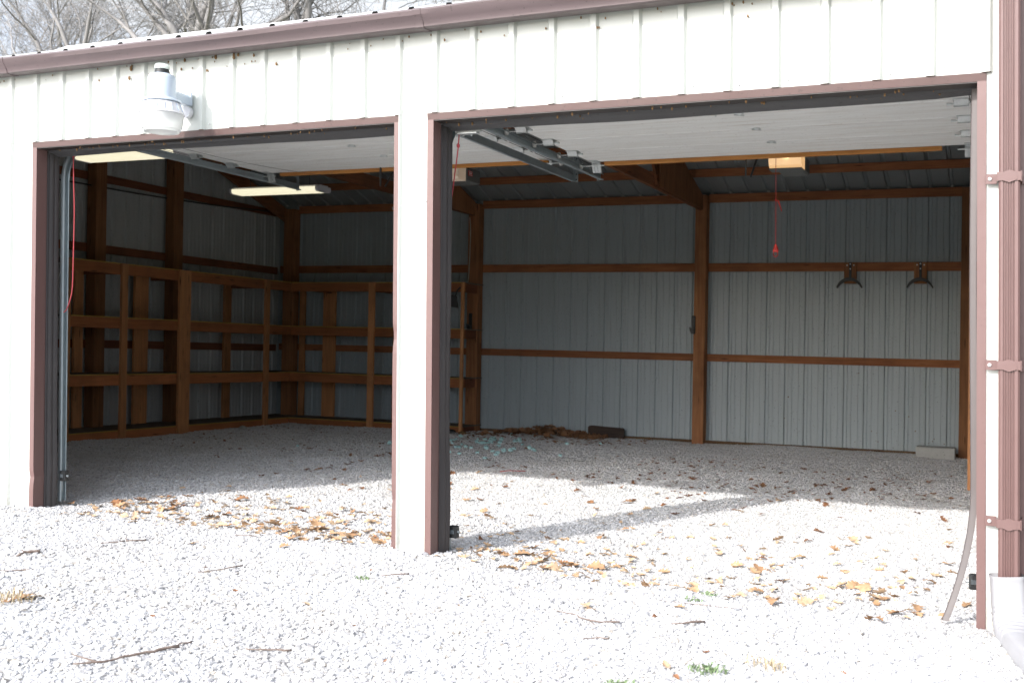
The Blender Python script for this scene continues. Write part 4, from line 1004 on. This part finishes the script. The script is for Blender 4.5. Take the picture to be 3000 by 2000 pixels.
def leaf_stuff(name, lst, label, dark):
    vs = []; fs = []
    for (x, y, s_, zoff, tilt) in lst:
        me = rr.choice(LD if dark else LT); mt = leaf_matrix(x, y, s_)
        if tilt: mt = mt @ Matrix.Rotation(rr.uniform(-1.3, 1.3), 4, 'X')
        o = len(vs); vs += [(mt @ v.co)+Vector((0, 0, zoff)) for v in me.vertices]; fs += [tuple(o+k for k in p.vertices) for p in me.polygons]
    me = bpy.data.meshes.new(name); me.from_pydata(vs, [], fs); me.materials.append(M['leafdark' if dark else 'leaf'])
    me.polygons.foreach_set('use_smooth', [True]*len(fs))
    o = bpy.data.objects.new(name, me); COL.objects.link(o); tag(o, label, 'leaves', kind='stuff'); return o
extra = [(x, y, s_, 0, 0) for x, y, d_, s_, wh in rest if d_ < .5]
for _ in range(420): extra.append((rr.uniform(-5.4, -.3), abs(rr.gauss(.45, .65))-.05, rr.uniform(.2, .6), 0, 0))
extra = [e for e in extra if not (L1-.06 < e[0] < P0+.06 and e[1] < .3)]
leaf_stuff('scattered_leaves', extra, 'small scattered tan leaves and crumbs across both thresholds', False)
pile = [(rr.uniform(-5.95, -4.55), 0, 0, 0, 1) for _ in range(330)]
pile = [(x, D-.12-abs(rr.gauss(0, .32))*(1 if x > -5.3 else 1.2), rr.uniform(.45, .95), rr.random()*.09*math.exp(-((x+5.3)/.45)**2)+.01, 1) for x, *_ in pile]
pile += [(rr.uniform(-6.3, -3.9), rr.uniform(6.6, 7.85), rr.uniform(.3, .7), 0, 0) for _ in range(130)]
leaf_stuff('leaf_pile', pile, 'heap of dark brown leaves blown against the back wall', True)
dk = [(x, y, s_, 0, 0) for x, y, d_, s_, wh in rest if d_ >= .5]
for (cx, cy, sx, sy, n_) in ((-2.75, 5.4, .5, .35, 90), (-.95, 5.3, .4, .4, 80), (-2.6, 3.9, .7, .4, 60), (-1.1, 3.9, .5, .3, 70), (-6.6, 4.6, .9, .6, 70), (-8.3, 5.2, .35, .9, 60), (-5.6, 6.2, .5, .4, 80), (-7.4, 6.9, .8, .25, 50)):
    dk += [(rr.gauss(cx, sx), min(7.8, rr.gauss(cy, sy)), rr.uniform(.12, .5), 0, 0) for _ in range(n_)]
leaf_stuff('leaf_litter', dk, 'dark leaf crumbs scattered over the shaded gravel inside', True)

# pale cyan foam chunks
def foam_mesh(seed):
    q = random.Random(seed); bm = bmesh.new(); bmesh.ops.create_icosphere(bm, subdivisions=1, radius=.026)
    for v in bm.verts: v.co = (v.co.x*q.uniform(.6, 1.5), v.co.y*q.uniform(.6, 1.4), v.co.z*q.uniform(.4, 1.0)+.012)
    me = bpy.data.meshes.new('foam_chunk'); bm.to_mesh(me); bm.free(); me.materials.append(M['cyan']); return me
FM = [foam_mesh(i) for i in range(6)]
fs_ = []
for _ in range(46): fs_.append((rr.gauss(-5.45, .34), rr.gauss(6.35, .45)))
for _ in range(16): fs_.append((rr.gauss(-5.05, .25), rr.gauss(5.3, .4)))
fs_ += [(-4.3, 6.9), (-4.2, 5.4), (-6.9, 4.6), (-6.3, 5.5), (-4.6, 6.6)]
for x, y in fs_:
    y = min(y, 7.6); o = bpy.data.objects.new('foam_chunk', rr.choice(FM)); COL.objects.link(o)
    o.location = warp(x, y, hz_fine(x, y)+.007); o.rotation_euler = (0, 0, rr.uniform(0, 6)); s_ = rr.uniform(.7, 1.3); o.scale = (s_,)*3
    tag(o, 'pale cyan foam chunk strewn on the gravel near the back wall', 'foam chunk', 'pale cyan chunks strewn inside the right bay')

def twig(pts, r, label, forks=()):
    b = MB(); P_ = [(x, y, hz_fine(x, y)+r*1.4+.006) for x, y in pts]
    fine = []
    for i in range(len(P_)-1):
        for k in range(4):
            s = k/4; p = Vector(P_[i]).lerp(Vector(P_[i+1]), s); fine.append(p+Vector((rr.gauss(0, .004), rr.gauss(0, .004), rr.gauss(0, .001))))
    fine.append(Vector(P_[-1])); n = len(fine)
    b.tube(fine, [r*(.45+.55*i/n)*rr.uniform(.85, 1.15) for i in range(n)], 6)
    for f in forks:
        q = [(x, y, hz_fine(x, y)+r*1.2+.006) for x, y in f]; b.tube(q, [r*.6]+[r*.35]*(len(q)-1), 5)
    tag(b.build('twig', 'twigbark', smooth=True), label, 'twig', 'dead twigs on the gravel')
twig([(-2.83, -2.36), (-2.78, -2.27), (-2.76, -2.17), (-2.72, -2.10), (-2.69, -2.0)], .0062, 'thick dead stick, the longest one, in the lower left foreground', [[(-2.79, -2.29), (-2.92, -2.28)]])
twig([(-2.715, -1.98), (-2.70, -1.92)], .004, 'short stub just beyond the long stick in the lower left')
twig([(-1.715, -.75), (-1.60, -.79), (-1.50, -.84), (-1.40, -.79)], .0042, 'long thin twig below the right bay with a side shoot', [[(-1.52, -.83), (-1.47, -.89)]])
twig([(-1.20, -.69), (-1.09, -.58)], .006, 'short stout twig right of the long thin one')
twig([(-1.45, -1.08), (-1.41, -1.05), (-1.36, -1.03)], .004, 'crooked twig in the middle foreground nearer the camera')
twig([(-4.43, -.69), (-4.36, -.58)], .0045, 'short straight twig left of the forked one')
twig([(-4.43, -.49), (-4.35, -.58), (-4.29, -.49)], .0045, 'small forked twig on the left yard')
twig([(-3.45, -1.03), (-3.37, -.80)], .0038, 'thin twig halfway along the left foreground')
twig([(-2.48, -1.89), (-2.40, -1.84), (-2.33, -1.80)], .0045, 'dark twig at the bottom centre left')
twig([(-4.28, -1.46), (-4.17, -1.36)], .004, 'twig near the left edge of the picture')
twig([(-2.70, -.58), (-2.60, -.49)], .0042, 'twig on the gravel in front of the pier')
twig([(-3.95, -.15), (-3.82, -.12)], .0035, 'fine twig just outside the left threshold')
twig([(-4.52, -1.16), (-4.56, -1.08), (-4.51, -1.02)], .009, 'curved piece of dark bark at the far left')
twig([(-1.35, -.35), (-1.0, -.3)], .0025, 'hair thin stem outside the right bay')

def tuft(x, y, rad, n, label, mat='weed', h=.03):
    b = MB()
    for _ in range(n):
        a = rr.uniform(0, 6.28); d = rad*math.sqrt(rr.random()); px, py = x+d*math.cos(a)*1.4, y+d*math.sin(a); z = hz_fine(px, py)+.004
        a2 = rr.uniform(0, 6.28); L_ = h*rr.uniform(.4, 1.1); lean = rr.uniform(.3, 1.0); w_ = .0022 if mat == 'drygrass' else .0045
        dx, dy = math.cos(a2), math.sin(a2)
        p0 = Vector((px, py, z)); p1 = p0+Vector((dx*L_*lean*.5, dy*L_*lean*.5, L_*.7)); p2 = p0+Vector((dx*L_*lean*1.2, dy*L_*lean*1.2, L_*.85)); sdv = Vector((-dy, dx, 0))*w_
        b.add([p0-sdv*.4, p0+sdv*.4, p1+sdv, p2, p1-sdv], [(0, 1, 2, 4), (4, 2, 3)])
    b.open = True
    tag(b.build('weed_tuft' if mat == 'weed' else 'dry_grass_tuft', mat), label, 'weed', 'weed tufts in the gravel')
tuft(-.90, -1.26, .055, 80, 'largest green weed tuft, bottom right foreground')
tuft(-1.12, -1.60, .045, 50, 'green weed tuft cut by the bottom edge of the picture')
tuft(-1.206, -.07, .03, 26, 'farther of two small weeds below the right bay', h=.02)
tuft(-1.235, -.25, .03, 26, 'nearer of two small weeds below the right bay', h=.02)
tuft(-2.75, -.68, .03, 40, 'tiny weed sprig in front of the pier', h=.015)
tuft(-3.75, -1.84, .07, 90, 'wisp of dry grass around leaves at the left edge', 'drygrass', .05)
tuft(-.72, -1.1, .06, 60, 'dry grass wisps beside the largest weed', 'drygrass', .05)

# ================================================================== BARE TREES BEHIND
TREE_RR = random.Random(11)
def tree(name, x, y, label, group, limbs, trunk_r, z_fork, seed, depth=5, lean=(0, 0), spread=1.0):
    q = random.Random(seed)
    t = thing(name, label, 'tree', (x, y, -.08), group, w=False)
    tb = MB(); pts = []; n = 9
    for i in range(n+1):
        s = i/n; pts.append((x+lean[0]*s+.10*math.sin(s*5+seed), y+lean[1]*s+.1*math.cos(s*4+seed)-.1, -.15+s*(z_fork+.15)))
    rad = [trunk_r*(1.5-.5*min(1, i/2))*(1-.25*i/n) for i in range(n+1)]
    tb.tube(pts, rad, 14)
    br = MB(); tw = MB()
    def grow(p, d, L_, r, lev):
        k = 5 if lev < 3 else 4; pp = [Vector(p)]; dd = Vector(d).normalized()
        for i in range(k):
            dd = (dd+Vector((q.gauss(0, .16), q.gauss(0, .16), q.gauss(.02, .12)))).normalized(); pp.append(pp[-1]+dd*L_/k)
        rads = [r*(1-.5*i/k) for i in range(k+1)]
        (br if lev < 3 else tw).tube(pp, rads, 8 if lev < 2 else (5 if lev < 3 else 3), cap=False)
        if lev >= depth: return
        nc = q.choice((3, 4)) if lev < 2 else q.choice((3, 4, 5))
        for c in range(nc):
            i = k if c == 0 else q.randint(1, k); base = pp[i]
            ang = q.uniform(.15, .45) if c == 0 else q.uniform(.45, 1.15)
            axis = Vector((q.gauss(0, 1), q.gauss(0, 1), q.gauss(0, .6))).normalized()
            nd = (Matrix.Rotation(ang*spread, 3, axis.cross(dd).normalized()) @ dd); nd.z += .12
            grow(base, nd, L_*q.uniform(.55, .8), max(.006, rads[i]*(.8 if c == 0 else q.uniform(.4, .62))), lev+1)
    tip = Vector(pts[-1])
    for (dx, dy, dz, L_, r) in limbs: grow(tip+Vector((0, 0, -q.random()*.2)), (dx, dy, dz), L_, r, 1)
    tb.build('trunk', 'bark', t, w=False, smooth=True); br.build('limb', 'bark', t, w=False, smooth=True); tw.build('twigs', 'bark', t, w=False)
    return t
G = 'bare trees behind the garage'
tree('bare_oak', -18.4, 16, 'bare oak with limbs fanning from one fork above the left roof', G,
     [(-.12, 0, 1, 3.0, .13), (.18, .1, 1, 3.0, .13), (.62, 0, .95, 3.2, .12), (1.05, .1, .85, 3.2, .11), (-.55, .1, 1, 2.6, .11), (-1.1, -.1, .8, 2.8, .10), (1.5, .2, .5, 2.6, .08)], .26, 7.7, 5, 5)
tree('bare_oak', -19.4, 18.5, 'bare tree with one thick limb leaning left, left of the forked oak', G,
     [(-.55, 0, 1, 3.6, .17), (-1, .2, .8, 2.6, .09), (.5, .3, .8, 2.4, .07), (0, -.3, 1, 2.4, .08)], .24, 7.4, 8, 5, (-.6, 0))
tree('bare_oak', -15.6, 16.5, 'bare tree with two slender upright limbs above the mid roof', G,
     [(.32, 0, 1, 3.2, .11), (.12, 0, 1, 3.4, .10), (-.5, .2, .9, 2.6, .08), (.9, .1, .8, 1.4, .03), (-.9, -.2, .8, 2.2, .07)], .2, 7.5, 21, 5)
tree('bare_oak', -11.75, 18, 'thick pale trunk rising above the middle of the gutter', G,
     [(.1, 0, 1, 3.2, .25), (-.5, .3, 1, 3.0, .14), (.5, .2, 1, 3.0, .14)], .42, 12.0, 31, 4)
tree('bare_oak', -13.9, 17, 'slim bare tree between the upright limbs and the thick trunk', G,
     [(.3, 0, 1, 2.6, .05), (-.6, 0, .9, 2.2, .035), (.9, .2, .6, 1.8, .03)], .1, 8.0, 41, 5)
tree('bare_oak', -23.6, 17, 'nearer bare tree at the far left edge with arching branches', G,
     [(.5, 0, .9, 3.2, .09), (.9, -.2, .6, 3.0, .08), (-.3, 0, 1, 3, .1), (.2, .4, 1, 3, .09), (-.8, 0, .8, 2.4, .08)], .22, 7.3, 51, 5)
tree('bare_oak', -31.5, 24, 'dense twiggy tree farther behind on the left', G,
     [(.5, 0, 1, 3.4, .10), (-.5, 0, 1, 3.4, .10), (.1, .4, 1, 3.4, .1), (.9, 0, .8, 3.4, .09), (-.9, 0, .8, 3.0, .09), (0, -.4, 1, 3, .1)], .25, 8.6, 61, 6)
tree('bare_oak', -36.5, 27, 'thicket-like tree farthest back at the left edge of the picture', G,
     [(.5, 0, 1, 3.4, .09), (-.5, 0, 1, 3.4, .09), (.9, 0, .8, 3.4, .09), (-.9, .3, .8, 3.4, .09), (.2, -.4, 1, 3, .09)], .25, 9.5, 71, 6)

tree('bare_oak', -22.5, 27, 'small bare tree far back, between the forked oak and the thick trunk', G,
     [(.6, 0, .9, 2.8, .06), (-.5, 0, 1, 2.6, .06), (1.2, 0, .6, 2.4, .05)], .16, 9.2, 81, 5)
